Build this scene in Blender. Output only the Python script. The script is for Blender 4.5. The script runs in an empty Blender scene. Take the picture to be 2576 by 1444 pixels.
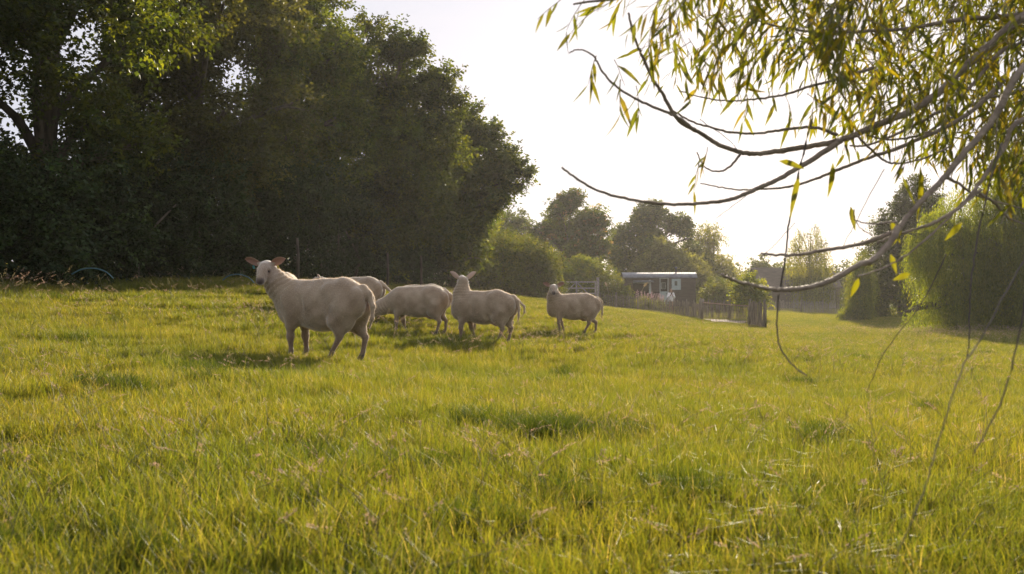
import bpy, math, random
import numpy as np
from mathutils import Vector

R = math.radians
S = bpy.context.scene
COL = S.collection

# ------------------------------------------------------------------ camera
EYE = 0.75                     # lens height above the field datum
F = 2504.0                     # focal length in pixels of a 2576 px wide frame
HOR = 745.0                    # row of the horizon in that frame
cam_d = bpy.data.cameras.new('camera')
cam = bpy.data.objects.new('camera', cam_d); COL.objects.link(cam)
cam.location = (0, 0, EYE); cam.rotation_euler = (R(90), 0, 0)
cam_d.sensor_width = 36.0; cam_d.lens = 36.0 * F / 2576.0
cam_d.shift_y = (HOR - 722.0) / 2576.0
cam_d.clip_start = 0.05; cam_d.clip_end = 3000
cam_d.dof.use_dof = True; cam_d.dof.focus_distance = 11.5; cam_d.dof.aperture_fstop = 5.6
S.camera = cam

# ------------------------------------------------------------------ sky, sun, exposure
VEIL = 7.3
SUN_AZ, SUN_EL = R(13.6), R(17.5)      # azimuth measured from +Y towards +X
world = bpy.data.worlds.new('World'); S.world = world; world.use_nodes = True
wn = world.node_tree; wn.nodes.clear()
sky = wn.nodes.new('ShaderNodeTexSky'); sky.sky_type = 'NISHITA'; sky.sun_disc = False
sky.sun_elevation = SUN_EL; sky.sun_rotation = SUN_AZ; sky.air_density = 0.55; sky.dust_density = 1.5; sky.ozone_density = 1.0
bg = wn.nodes.new('ShaderNodeBackground'); bg.inputs['Strength'].default_value = 0.075
wo = wn.nodes.new('ShaderNodeOutputWorld')
tn = wn.nodes.new('ShaderNodeMix'); tn.data_type = 'RGBA'; tn.blend_type = 'MULTIPLY'; tn.inputs['Factor'].default_value = 1.0
tn.inputs['B'].default_value = (1.0, .94, .90, 1)
wn.links.new(sky.outputs[0], tn.inputs['A'])
# thin high veil of cloud, faintly streaked, spread over the whole sky
wc = wn.nodes.new('ShaderNodeTexCoord'); wm = wn.nodes.new('ShaderNodeMapping'); wm.inputs['Scale'].default_value = (1.0, 1.0, 5.0)
wz = wn.nodes.new('ShaderNodeTexNoise'); wz.inputs['Scale'].default_value = 2.2; wz.inputs['Detail'].default_value = 5.0
wr = wn.nodes.new('ShaderNodeValToRGB'); wr.color_ramp.elements[0].position = .35; wr.color_ramp.elements[1].position = .7
wr.color_ramp.elements[0].color = (.72, .735, .83, 1); wr.color_ramp.elements[1].color = (.80, .79, .85, 1)
wv = wn.nodes.new('ShaderNodeMix'); wv.data_type = 'RGBA'; wv.blend_type = 'MULTIPLY'; wv.inputs['Factor'].default_value = 1.0; wv.clamp_result = False
wv.inputs['B'].default_value = (VEIL, VEIL, VEIL, 1)
wx = wn.nodes.new('ShaderNodeMix'); wx.data_type = 'RGBA'; wx.inputs['Factor'].default_value = .90
wn.links.new(wc.outputs['Generated'], wm.inputs[0]); wn.links.new(wm.outputs[0], wz.inputs['Vector']); wn.links.new(wz.outputs['Fac'], wr.inputs[0])
wn.links.new(wr.outputs[0], wv.inputs['A']); wn.links.new(tn.outputs['Result'], wx.inputs['A']); wn.links.new(wv.outputs['Result'], wx.inputs['B'])
wn.links.new(wx.outputs['Result'], bg.inputs[0]); wn.links.new(bg.outputs[0], wo.inputs[0])
sl = bpy.data.lights.new('sun', 'SUN'); sl.energy = 5.0; sl.angle = R(0.5); sl.color = (1.0, 0.86, 0.66)
sun = bpy.data.objects.new('sun', sl); COL.objects.link(sun)
sd = Vector((math.sin(SUN_AZ) * math.cos(SUN_EL), math.cos(SUN_AZ) * math.cos(SUN_EL), math.sin(SUN_EL)))
sun.rotation_euler = sd.to_track_quat('Z', 'Y').to_euler(); sun.location = sd * 60
S.view_settings.view_transform = 'Standard'; S.view_settings.look = 'None'
S.view_settings.exposure = 0.92; S.view_settings.gamma = 1.0
S.cycles.use_denoising = True; S.cycles.use_adaptive_sampling = False; S.cycles.sample_clamp_direct = 1.5
S.cycles.max_bounces = 8; S.cycles.diffuse_bounces = 3; S.cycles.glossy_bounces = 2
S.cycles.transmission_bounces = 5; S.cycles.volume_bounces = 0; S.cycles.transparent_max_bounces = 8
S.cycles.sample_clamp_indirect = 6.0; S.cycles.caustics_reflective = False; S.cycles.caustics_refractive = False

def P(px, py, d):
    """world point seen at (px, py) of the 2576-wide frame at depth d metres"""
    return Vector(((px - 1288.0) / F * d, d, EYE + (HOR - py) / F * d))

# ------------------------------------------------------------------ helpers
def props(o, label=None, cat=None, group=None, kind=None):
    if label: o['label'] = label
    if cat: o['category'] = cat
    if group: o['group'] = group
    if kind: o['kind'] = kind
    return o

def empty(name, loc, label, cat, group=None, rz=0.0):
    o = bpy.data.objects.new(name, None); COL.objects.link(o)
    o.location = loc; o.rotation_euler = (0, 0, rz); o.empty_display_size = 0.2
    return props(o, label, cat, group)

def mesh_np(name, V, faces, tint=None, mats=(), parent=None, smooth=False, mat_idx=None, link=True):
    """faces: an (n,k) int array or a list of such arrays; tint: (nverts,3)"""
    if not isinstance(faces, list): faces = [faces]
    faces = [np.asarray(f, dtype=np.int64) for f in faces if len(f)]
    me = bpy.data.meshes.new(name)
    V = np.asarray(V, dtype=np.float32)
    loops = np.concatenate([f.ravel() for f in faces]).astype(np.int32)
    sizes = np.concatenate([np.full(len(f), f.shape[1]) for f in faces]).astype(np.int32)
    starts = np.concatenate([[0], np.cumsum(sizes)[:-1]]).astype(np.int32)
    me.vertices.add(len(V)); me.vertices.foreach_set('co', V.ravel())
    me.loops.add(len(loops)); me.loops.foreach_set('vertex_index', loops)
    me.polygons.add(len(sizes)); me.polygons.foreach_set('loop_start', starts)
    if mat_idx is not None: me.polygons.foreach_set('material_index', np.asarray(mat_idx, dtype=np.int32))
    me.polygons.foreach_set('use_smooth', np.full(len(sizes), smooth))
    if tint is not None:
        a = me.attributes.new('tint', 'FLOAT_COLOR', 'POINT')
        c = np.ones((len(V), 4), dtype=np.float32); c[:, :3] = tint
        a.data.foreach_set('color', c.ravel())
    for m in mats: me.materials.append(m)
    me.update(calc_edges=True); me.validate()
    o = bpy.data.objects.new(name, me)
    if link: COL.objects.link(o)
    if parent is not None: o.parent = parent
    return o

class MB:
    """collects simple solids into one mesh"""
    def __init__(s): s.v = []; s.f = []; s.m = []
    def add(s, vs, fs, m=0):
        b = len(s.v); s.v += [tuple(v) for v in vs]; s.f += [tuple(b + i for i in f) for f in fs]; s.m += [m] * len(fs)
    def box(s, c, d, m=0, rz=0.0, rx=0.0, ry=0.0):
        from mathutils import Euler
        M = Euler((rx, ry, rz)).to_matrix(); c = Vector(c)
        vs = [c + M @ Vector((x * d[0] / 2, y * d[1] / 2, z * d[2] / 2)) for x in (-1, 1) for y in (-1, 1) for z in (-1, 1)]
        s.add(vs, [(0, 1, 3, 2), (4, 6, 7, 5), (0, 4, 5, 1), (2, 3, 7, 6), (0, 2, 6, 4), (1, 5, 7, 3)], m)
    def tube(s, pts, rad, n=6, m=0, cap=True):
        pts = [Vector(p) for p in pts]
        if not hasattr(rad, '__len__'): rad = [rad] * len(pts)
        rings = []; up = Vector((0.13, 0.21, 1)).normalized()
        for i, p in enumerate(pts):
            t = (pts[min(i + 1, len(pts) - 1)] - pts[max(i - 1, 0)])
            t = t.normalized() if t.length > 1e-9 else Vector((0, 0, 1))
            a = t.cross(up if abs(t.dot(up)) < 0.98 else Vector((1, 0, 0))).normalized(); b = t.cross(a)
            rings.append([p + (a * math.cos(2 * math.pi * k / n) + b * math.sin(2 * math.pi * k / n)) * rad[i] for k in range(n)])
        vs = [v for r in rings for v in r]; fs = []
        for i in range(len(pts) - 1):
            for k in range(n):
                fs.append((i * n + k, i * n + (k + 1) % n, (i + 1) * n + (k + 1) % n, (i + 1) * n + k))
        if cap: fs.append(tuple(range(n))[::-1]); fs.append(tuple((len(pts) - 1) * n + k for k in range(n)))
        s.add(vs, fs, m)
    def build(s, name, mats, parent=None, smooth=False, bevel=0.0):
        me = bpy.data.meshes.new(name); me.from_pydata(s.v, [], s.f)
        if not isinstance(mats, (list, tuple)): mats = [mats]
        for m in mats: me.materials.append(m)
        me.polygons.foreach_set('material_index', s.m)
        me.polygons.foreach_set('use_smooth', [smooth] * len(s.f)); me.update()
        o = bpy.data.objects.new(name, me); COL.objects.link(o)
        if parent is not None: o.parent = parent
        if bevel:
            b = o.modifiers.new('bevel', 'BEVEL'); b.width = bevel; b.segments = 2; b.limit_method = 'ANGLE'
        return o

def smoothpath(pts, rad, sub=6):
    """Catmull-Rom through pts"""
    pts = [Vector(p) for p in pts]; out = []; ro = []
    for i in range(len(pts) - 1):
        p0 = pts[max(i - 1, 0)]; p1 = pts[i]; p2 = pts[i + 1]; p3 = pts[min(i + 2, len(pts) - 1)]
        for k in range(sub):
            t = k / sub
            out.append(0.5 * ((2 * p1) + (p2 - p0) * t + (2 * p0 - 5 * p1 + 4 * p2 - p3) * t * t + (3 * p1 - p0 - 3 * p2 + p3) * t ** 3))
            ro.append(rad[i] + (rad[i + 1] - rad[i]) * t)
    out.append(pts[-1]); ro.append(rad[-1])
    return out, ro

# ------------------------------------------------------------------ materials
def nodes_of(m):
    m.use_nodes = True; nt = m.node_tree
    return nt, nt.nodes['Principled BSDF'], nt.nodes['Material Output']

def mat_noise(name, c1, c2, scale=8.0, rough=0.8, metal=0.0, bump=0.3, bscale=None, detail=6.0, stretch=None, spec=0.4):
    m = bpy.data.materials.new(name); nt, p, out = nodes_of(m)
    tc = nt.nodes.new('ShaderNodeTexCoord'); mp = nt.nodes.new('ShaderNodeMapping')
    if stretch: mp.inputs['Scale'].default_value = stretch
    n = nt.nodes.new('ShaderNodeTexNoise'); n.inputs['Scale'].default_value = scale; n.inputs['Detail'].default_value = detail
    r = nt.nodes.new('ShaderNodeValToRGB'); r.color_ramp.elements[0].position = 0.35; r.color_ramp.elements[1].position = 0.68
    r.color_ramp.elements[0].color = (*c1, 1); r.color_ramp.elements[1].color = (*c2, 1)
    nt.links.new(tc.outputs['Object'], mp.inputs[0]); nt.links.new(mp.outputs[0], n.inputs['Vector'])
    nt.links.new(n.outputs['Fac'], r.inputs[0]); nt.links.new(r.outputs[0], p.inputs['Base Color'])
    p.inputs['Roughness'].default_value = rough; p.inputs['Metallic'].default_value = metal
    p.inputs['Specular IOR Level'].default_value = spec
    if bump:
        n2 = nt.nodes.new('ShaderNodeTexNoise'); n2.inputs['Scale'].default_value = bscale or scale * 4; n2.inputs['Detail'].default_value = 5
        b = nt.nodes.new('ShaderNodeBump'); b.inputs['Strength'].default_value = bump; b.inputs['Distance'].default_value = 0.02
        nt.links.new(mp.outputs[0], n2.inputs['Vector']); nt.links.new(n2.outputs['Fac'], b.inputs['Height']); nt.links.new(b.outputs[0], p.inputs['Normal'])
    return m

def mat_leaf(name, trans=(1.6, 1.5, 0.45), mix=0.45, rough=0.45, spec=0.5, world_var=0.0):
    """leaf surface: 'tint' attribute as its colour, part of the light passes through"""
    m = bpy.data.materials.new(name); nt, p, out = nodes_of(m)
    a = nt.nodes.new('ShaderNodeAttribute'); a.attribute_name = 'tint'
    src = a.outputs['Color']
    if world_var:
        g = nt.nodes.new('ShaderNodeNewGeometry'); n = nt.nodes.new('ShaderNodeTexNoise'); n.inputs['Scale'].default_value = 0.55
        n.inputs['Detail'].default_value = 4
        nt.links.new(g.outputs['Position'], n.inputs['Vector'])
        r = nt.nodes.new('ShaderNodeValToRGB'); r.color_ramp.elements[0].position = 0.36; r.color_ramp.elements[1].position = 0.64
        r.color_ramp.elements[0].color = (0.84, 0.92, 0.85, 1); r.color_ramp.elements[1].color = (1.22, 1.10, 1.0, 1)
        mx = nt.nodes.new('ShaderNodeMix'); mx.data_type = 'RGBA'; mx.blend_type = 'MULTIPLY'; mx.inputs['Factor'].default_value = world_var
        nt.links.new(n.outputs['Fac'], r.inputs[0]); nt.links.new(src, mx.inputs['A']); nt.links.new(r.outputs[0], mx.inputs['B'])
        src = mx.outputs['Result']
    nt.links.new(src, p.inputs['Base Color'])
    p.inputs['Roughness'].default_value = rough; p.inputs['Specular IOR Level'].default_value = spec
    mt = nt.nodes.new('ShaderNodeMix'); mt.data_type = 'RGBA'; mt.blend_type = 'MULTIPLY'; mt.inputs['Factor'].default_value = 1.0
    nt.links.new(src, mt.inputs['A']); mt.inputs['B'].default_value = (*trans, 1)
    t = nt.nodes.new('ShaderNodeBsdfTranslucent'); nt.links.new(mt.outputs['Result'], t.inputs['Color'])
    ms = nt.nodes.new('ShaderNodeMixShader'); ms.inputs[0].default_value = mix
    nt.links.new(p.outputs[0], ms.inputs[1]); nt.links.new(t.outputs[0], ms.inputs[2]); nt.links.new(ms.outputs[0], out.inputs['Surface'])
    return m

M_bark = mat_noise('bark', (0.05, 0.04, 0.03), (0.16, 0.13, 0.10), 6, 0.9, bump=0.6, stretch=(1, 1, 0.25))
M_willowbark = mat_noise('willow_bark', (0.18, 0.135, 0.10), (0.33, 0.26, 0.20), 25, 0.6, bump=0.5, bscale=90)  # tone lightened to imitate the sun's veil over the near branches
M_leaf = mat_leaf('tree_leaves', trans=(3.4, 2.35, .35), mix=.48, rough=.5, spec=.3)
M_darkleaf = mat_leaf('ivy_leaves', trans=(1.5, 1.5, 0.4), mix=0.3, rough=0.6, spec=.15)
M_willow = mat_leaf('willow_leaves', trans=(2.4, 2.0, 0.35), mix=0.6, rough=0.4)
M_grass = mat_leaf('grass_blades', trans=(2.52, 2.05, 0.6), mix=0.52, rough=0.5, spec=0.28, world_var=0.9)
M_tussock = mat_leaf('tussock_blades', trans=(1.6, 1.5, .3), mix=.4, rough=.6, spec=.15)
M_dry = mat_leaf('dry_grass', trans=(1.2, 1.1, 0.9), mix=0.4, rough=0.6, spec=0.15)
# ------------------------------------------------------------------ terrain
# x, y, height of the grass top relative to the eye
CP = np.array([
 (0, 1.5, -.53), (-1.2, 2, -.52), (1.2, 2, -.54), (0, 5, -.58), (-2.5, 5, -.44), (2.6, 5, -.66),
 (-2.0, 10.7, -.60), (-0.4, 15.4, -.60), (-1.6, 17, -.48), (1.2, 19.7, -.64), (-6.0, 12, -.02), (-4.2, 10, -.30),
 (-8.6, 17, .30), (-6.5, 22, .36), (-5.6, 29, .50), (-4.4, 37, .48), (-2.2, 48, .40), (0.9, 60, 0.02), (-12, 17, .5), (-14, 30, .9),
 (4, 30, -.95), (5, 40, -1.0), (10.2, 50, -1.42), (12.5, 51, -1.46), (12, 62, -1.28), (7, 66, -.78), (12, 74, -1.05), (4.5, 72, -.55), (19, 61, -1.35), (15.5, 33, -1.22),
 (6, 12, -.98), (11, 22, -1.25), (18, 40, -1.35), (26, 60, -1.3), (30, 30, -1.5), (20, 12, -1.5),
 (0, -15, -.4), (-15, -15, .2), (15, -15, -.9), (-30, 30, 1.3), (-30, 70, 1.5), (-25, 5, .9), (0, 100, -.3), (35, 100, -1.2), (-40, 110, 1.2), (45, 60, -1.4)], dtype=float)
def _tps(r2): return np.where(r2 > 1e-9, 0.5 * r2 * np.log(np.maximum(r2, 1e-9)), 0)
_n = len(CP); _K = _tps(((CP[:, None, :2] - CP[None, :, :2]) ** 2).sum(-1)) + np.eye(_n) * 2.0
_P = np.c_[np.ones(_n), CP[:, :2]]
_A = np.block([[_K, _P], [_P.T, np.zeros((3, 3))]])
_w = np.linalg.solve(_A, np.r_[CP[:, 2], 0, 0, 0])
def hummock(x, y):
    return (0.022 * np.sin(x * 2.3 + 0.7 * np.sin(y * 1.7)) * np.sin(y * 2.1 + 0.9 * np.sin(x * 1.3)) + 0.014 * np.sin(x * 5.1 + y * 2.2) * np.sin(y * 4.3 - x * 1.7 + 1.1))
def top_z(x, y):
    x = np.clip(np.asarray(x, float), -45, 50); y = np.clip(np.asarray(y, float), -20, 115)
    q = np.stack([x, y], -1); sh = q.shape[:-1]; q = q.reshape(-1, 2); out = np.empty(len(q))
    for i in range(0, len(q), 20000):
        s = q[i:i + 20000]; r2 = ((s[:, None] - CP[None, :, :2]) ** 2).sum(-1)
        out[i:i + 20000] = _tps(r2) @ _w[:_n] + _w[_n] + s @ _w[_n + 1:]
    return out.reshape(sh) + EYE
def soil_z(x, y): return top_z(x, y) - 0.13 + hummock(np.asarray(x, float), np.asarray(y, float))
def gz(x, y): return float(soil_z(np.array([x]), np.array([y]))[0])

def build_ground():
    xs = np.unique(np.concatenate([[-400, -300, -200, -120, -80, -60], np.arange(-45, -8, 1.0), np.arange(-8, 8, 0.25), np.arange(8, 51, 1.0), [60, 80, 120, 200, 300, 400]]))
    ys = np.unique(np.concatenate([[-300, -200, -120, -60, -40], np.arange(-20, 0, 2.0), np.arange(0, 22, 0.25), np.arange(22, 116, 1.0), [130, 160, 200, 300, 400, 600]]))
    X, Y = np.meshgrid(xs, ys); Z = soil_z(X, Y)
    V = np.stack([X, Y, Z], -1).reshape(-1, 3); nx, ny = len(xs), len(ys)
    i, j = np.meshgrid(np.arange(nx - 1), np.arange(ny - 1)); b = (j * nx + i).ravel()
    f = np.stack([b, b + 1, b + nx + 1, b + nx], -1)
    m = mat_noise('meadow_soil', (0.05, 0.075, 0.015), (0.10, 0.13, 0.028), 1.2, 1.0, bump=0.6, bscale=30, spec=0.0)
    g = mesh_np('ground', V, f, mats=[m], smooth=True)
    props(g, 'gently sloping meadow ground under the long grass', kind='structure')
build_ground()

def strip_sheet(name, poly, lift, mat, label):
    """a sheet following the terrain inside a 4-corner outline"""
    n = 14; a, b, c, d = [np.array(p, float) for p in poly]; V = []
    for i in range(n + 1):
        for j in range(n + 1):
            u, v = i / n, j / n; p = a * (1 - u) * (1 - v) + b * u * (1 - v) + c * u * v + d * (1 - u) * v
            V.append((p[0], p[1], gz(*p) + lift))
    f = np.array([(i * (n + 1) + j, (i + 1) * (n + 1) + j, (i + 1) * (n + 1) + j + 1, i * (n + 1) + j + 1) for i in range(n) for j in range(n)])
    return props(mesh_np(name, V, f, mats=[mat], smooth=True), label, kind='structure')
M_gravel = mat_noise('gravel', (0.26, 0.20, 0.15), (0.48, 0.40, 0.32), 30, 0.95, bump=0.8, bscale=60)
strip_sheet('gravel_path', [(10.95, 55.2), (12.35, 53.4), (13.6, 57.5), (11.2, 60)], 0.07, M_gravel, 'pale gravel yard behind the paling gate')

# ------------------------------------------------------------------ grass
def blades(n, area, hmin, hmax, width, seg, rng, lean=0.5, pal=None, square=True):
    """n grass blades on a patch of side `area`; ribbons with `seg` segments ending in a point"""
    bx = (rng.random(n) - .5) * area; by = (rng.random(n) - .5) * area
    if not square:
        r = area * .5 * rng.random(n) ** .7; a = rng.random(n) * 6.283; bx, by = r * np.cos(a), r * np.sin(a)
    # loose tufts
    nt = max(4, int(n / 22)); cx = (rng.random(nt) - .5) * area; cy = (rng.random(nt) - .5) * area; k = rng.integers(0, nt, n); tuft = rng.random(n) < .55
    if square:
        bx = np.where(tuft, cx[k] + rng.normal(0, .018, n), bx); by = np.where(tuft, cy[k] + rng.normal(0, .018, n), by)
    h = hmin + (hmax - hmin) * rng.random(n) ** 1.5
    az = rng.random(n) * 6.283; ln = lean * (0.15 + rng.random(n) ** 1.3) * h
    fold = rng.random(n) < 0.12; ln = np.where(fold, ln * 2.2, ln)
    wa = az + 1.571 + rng.normal(0, .6, n)
    w = width * (0.5 + rng.random(n)) * 0.5
    ts = np.linspace(0, 1, seg + 1); V = []; T = []
    tone = pal[rng.integers(0, len(pal), n)] * (0.75 + 0.5 * rng.random((n, 1)))
    for i, t in enumerate(ts):
        cxx = bx + np.cos(az) * ln * t ** 2; cyy = by + np.sin(az) * ln * t ** 2
        cz = h * (t - 0.35 * np.where(fold, 1.0, 0.25) * t ** 3)
        ww = w * (1 - t ** 2.2) ** .8 * (0.75 + .5 * t if t < .6 else 1) 
        tw = wa + t * 0.9
        if i < seg:
            V.append(np.stack([cxx - np.cos(tw) * ww, cyy - np.sin(tw) * ww, cz], -1)); V.append(np.stack([cxx + np.cos(tw) * ww, cyy + np.sin(tw) * ww, cz], -1))
            T += [tone, tone]
        else:
            V.append(np.stack([cxx, cyy, cz], -1)); T.append(tone)
    m = 2 * seg + 1
    V = np.stack(V, 1).reshape(-1, 3); T = np.stack(T, 1).reshape(-1, 3)
    base = np.arange(n) * m; q = [np.stack([base + 2 * i, base + 2 * i + 1, base + 2 * i + 3, base + 2 * i + 2], -1) for i in range(seg - 1)]
    t3 = np.stack([base + 2 * seg - 2, base + 2 * seg - 1, base + 2 * seg], -1)
    return V, np.concatenate(q), t3, T

GREEN = np.array([(.10, .132, .022), (.115, .142, .024), (.06, .09, .02), (.142, .158, .027), (.118, .135, .027), (.13, .14, .045), (.075, .11, .02)])
DARKG = np.array([(.055, .085, .02), (.07, .10, .02), (.085, .11, .022)])
STRAW = np.array([(.24, .22, .13), (.20, .19, .11), (.30, .27, .18), (.17, .18, .08)])

def source_collection(name, objs):
    c = bpy.data.collections.new(name)
    for o in objs: c.objects.link(o)
    return c

def scatter(name, label, pts, rot, scale, idx, coll, kind='stuff', cat='grass'):
    me = bpy.data.meshes.new(name); me.vertices.add(len(pts)); me.vertices.foreach_set('co', np.asarray(pts, np.float32).ravel())
    a = me.attributes.new('rot', 'FLOAT_VECTOR', 'POINT'); a.data.foreach_set('vector', np.asarray(rot, np.float32).ravel())
    a = me.attributes.new('scl', 'FLOAT_VECTOR', 'POINT'); a.data.foreach_set('vector', np.asarray(scale, np.float32).ravel())
    a = me.attributes.new('pick', 'INT', 'POINT'); a.data.foreach_set('value', np.asarray(idx, np.int32))
    o = bpy.data.objects.new(name, me); COL.objects.link(o); props(o, label, cat, kind=kind)
    ng = bpy.data.node_groups.new(name, 'GeometryNodeTree')
    ng.interface.new_socket('Geometry', in_out='INPUT', socket_type='NodeSocketGeometry')
    ng.interface.new_socket('Geometry', in_out='OUTPUT', socket_type='NodeSocketGeometry')
    N = ng.nodes; L = ng.links
    gi = N.new('NodeGroupInput'); go = N.new('NodeGroupOutput'); ip = N.new('GeometryNodeInstanceOnPoints')
    ci = N.new('GeometryNodeCollectionInfo'); ci.inputs['Collection'].default_value = coll
    ci.inputs['Separate Children'].default_value = True; ci.inputs['Reset Children'].default_value = True
    def attr(n, t):
        x = N.new('GeometryNodeInputNamedAttribute'); x.data_type = t; x.inputs['Name'].default_value = n; return x.outputs['Attribute']
    L.new(gi.outputs[0], ip.inputs['Points']); L.new(ci.outputs[0], ip.inputs['Instance'])
    ip.inputs['Pick Instance'].default_value = True
    L.new(attr('pick', 'INT'), ip.inputs['Instance Index']); L.new(attr('rot', 'FLOAT_VECTOR'), ip.inputs['Rotation']); L.new(attr('scl', 'FLOAT_VECTOR'), ip.inputs['Scale'])
    L.new(ip.outputs[0], go.inputs[0])
    md = o.modifiers.new('scatter', 'NODES'); md.node_group = ng
    return o

def build_grass():
    rng = np.random.default_rng(7)
    near = []
    for i in range(5):
        V, q, t, T = blades(2400, 0.52, .03, .105, .0030, 3, rng, .6, GREEN)
        V2, q2, t2, T2 = blades(150, 0.52, .04, .15, .0018, 3, rng, 1.3, STRAW)
        V3, q3, t3, T3 = blades(50, 0.52, .10, .20, .0020, 4, rng, .3, GREEN[:4]); n0 = len(V2); V2 = np.r_[V2, V3]; q2 = np.r_[q2, q3 + n0]; t2 = np.r_[t2, t3 + n0]; T2 = np.r_[T2, T3]
        n = len(V)
        near.append(mesh_np('a%d_patch' % i, np.r_[V, V2], [np.r_[q, q2 + n], np.r_[t, t2 + n]], np.r_[T, T2], [M_grass], link=False))
    mid = []
    for i in range(4):
        V, q, t, T = blades(3600, 1.05, .04, .12, .0055, 2, rng, .55, GREEN)
        V2, q2, t2, T2 = blades(240, 1.05, .06, .16, .003, 3, rng, 1.1, STRAW)
        V3, q3, t3, T3 = blades(130, 1.05, .10, .20, .0035, 3, rng, .3, GREEN[:4]); n0 = len(V2); V2 = np.r_[V2, V3]; q2 = np.r_[q2, q3 + n0]; t2 = np.r_[t2, t3 + n0]; T2 = np.r_[T2, T3]
        n = len(V)
        mid.append(mesh_np('b%d_patch' % i, np.r_[V, V2], [np.r_[q, q2 + n], np.r_[t, t2 + n]], np.r_[T, T2], [M_grass], link=False))
    cn = source_collection('near_patches', near); cm = source_collection('far_patches', mid)
    dark = []
    for i in range(3):
        V, q, t, T = blades(420, 0.5, .10, .30, .006, 4, rng, .8, np.r_[DARKG, GREEN[2:3]], square=False)
        dark.append(mesh_np('c%d_tussock' % i, V, [q, t], T, [M_tussock], link=False))
    cd = source_collection('tussocks', dark)
    def cells(step, d0, d1, marg):
        pts = []
        y = d0
        while y < d1:
            hw = 0.56 * y + marg; n = int(2 * hw / step)
            for k in range(n): pts.append((-hw + (k + .5) * step + random.uniform(-.1, .1) * step, y + random.uniform(-.15, .15) * step))
            y += step
        return np.array(pts)
    def place(pts, nvar, s0, zmin, zmax):
        z = soil_z(pts[:, 0], pts[:, 1]) - .01
        n = len(pts); rot = np.zeros((n, 3)); rot[:, 2] = rng.integers(0, 4, n) * 1.5708 + rng.normal(0, .15, n)
        e = .3
        dzdx = (top_z(pts[:, 0] + e, pts[:, 1]) - top_z(pts[:, 0] - e, pts[:, 1])) / (2 * e); dzdy = (top_z(pts[:, 0], pts[:, 1] + e) - top_z(pts[:, 0], pts[:, 1] - e)) / (2 * e)
        rot[:, 0] = 0; nz = 0.5 + 0.5 * np.sin(pts[:, 0] * 1.9 + 1.3 * np.sin(pts[:, 1] * 1.1)) * np.sin(pts[:, 1] * 1.6 + np.sin(pts[:, 0] * .8))
        sc = np.ones((n, 3)) * s0; sc[:, 2] = zmin + (zmax - zmin) * (0.6 * nz + .4 * rng.random(n))
        return np.c_[pts, z], rot, sc, rng.integers(0, nvar, n)
    random.seed(3)
    pn = cells(0.42, 0.9, 13.0, 2.0)
    P1, r1, s1, i1 = place(pn, 5, 1.0, .85, 1.3)
    scatter('meadow_grass', 'long backlit yellow-green meadow grass in the foreground', P1, r1, s1, i1, cn)
    pm = cells(0.85, 13.0, 94.0, 3.0)
    # keep the yard and the hut clear
    keep = ~((pm[:, 0] > 11.0) & (pm[:, 0] < 13.4) & (pm[:, 1] > 54.3) & (pm[:, 1] < 59)); pm = pm[keep]
    P2, r2, s2, i2 = place(pm, 4, 1.0, .8, 1.35)
    scatter('far_meadow_grass', 'meadow grass further up the field beyond the sheep', P2, r2, s2, i2, cm)
    # dark tussocks; clusters left of the nearest sheep deepen its cast shadow
    tus = []
    for (px, py, cnt, sp) in [(1390, 1035, 8, .16), (1310, 1025, 3, .1), (1470, 1045, 3, .1), (940, 1110, 5, .14), (220, 935, 4, .12), (300, 940, 3, .1), (1190, 1215, 4, .12), (2030, 945, 5, .14), (640, 905, 5, .2), (560, 910, 5, .2), (500, 912, 3, .2),
                              (1740, 1180, 4, .12), (1430, 925, 3, .1), (2330, 1000, 3, .1), (90, 1240, 4, .1), (620, 1255, 3, .1), (2000, 1060, 2, .1), (1100, 865, 4, .15), (2480, 880, 3, .1)]:
        # depth where the line of sight meets the grass
        ds = np.linspace(1.6, 30, 600); xx = (px - 1288) / F * ds; zz = EYE + (HOR - py) / F * ds; g = top_z(xx, ds)
        k = np.argmax(zz < g); d = ds[k]
        for _ in range(cnt): tus.append((xx[k] + random.gauss(0, sp), d + random.gauss(0, sp * 1.3)))
    for _ in range(25):
        d = random.uniform(2.5, 26); tus.append((random.uniform(-.55, .55) * d, d))
    pt = np.array(tus); P3, r3, s3, i3 = place(pt, 3, 1.0, .45, .7); r3[:, 2] = rng.random(len(pt)) * 6.28
    u = 0.35 + .45 * rng.random(len(pt)); u = u * np.clip(pt[:, 1] / 5.5, .4, 1); s3[:, 0] = s3[:, 1] = u; s3[:, 2] = .3 + .5 * u
    scatter('grass_tussocks', 'darker green grass tussocks dotted through the meadow', P3, r3, s3, i3, cd)
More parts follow.
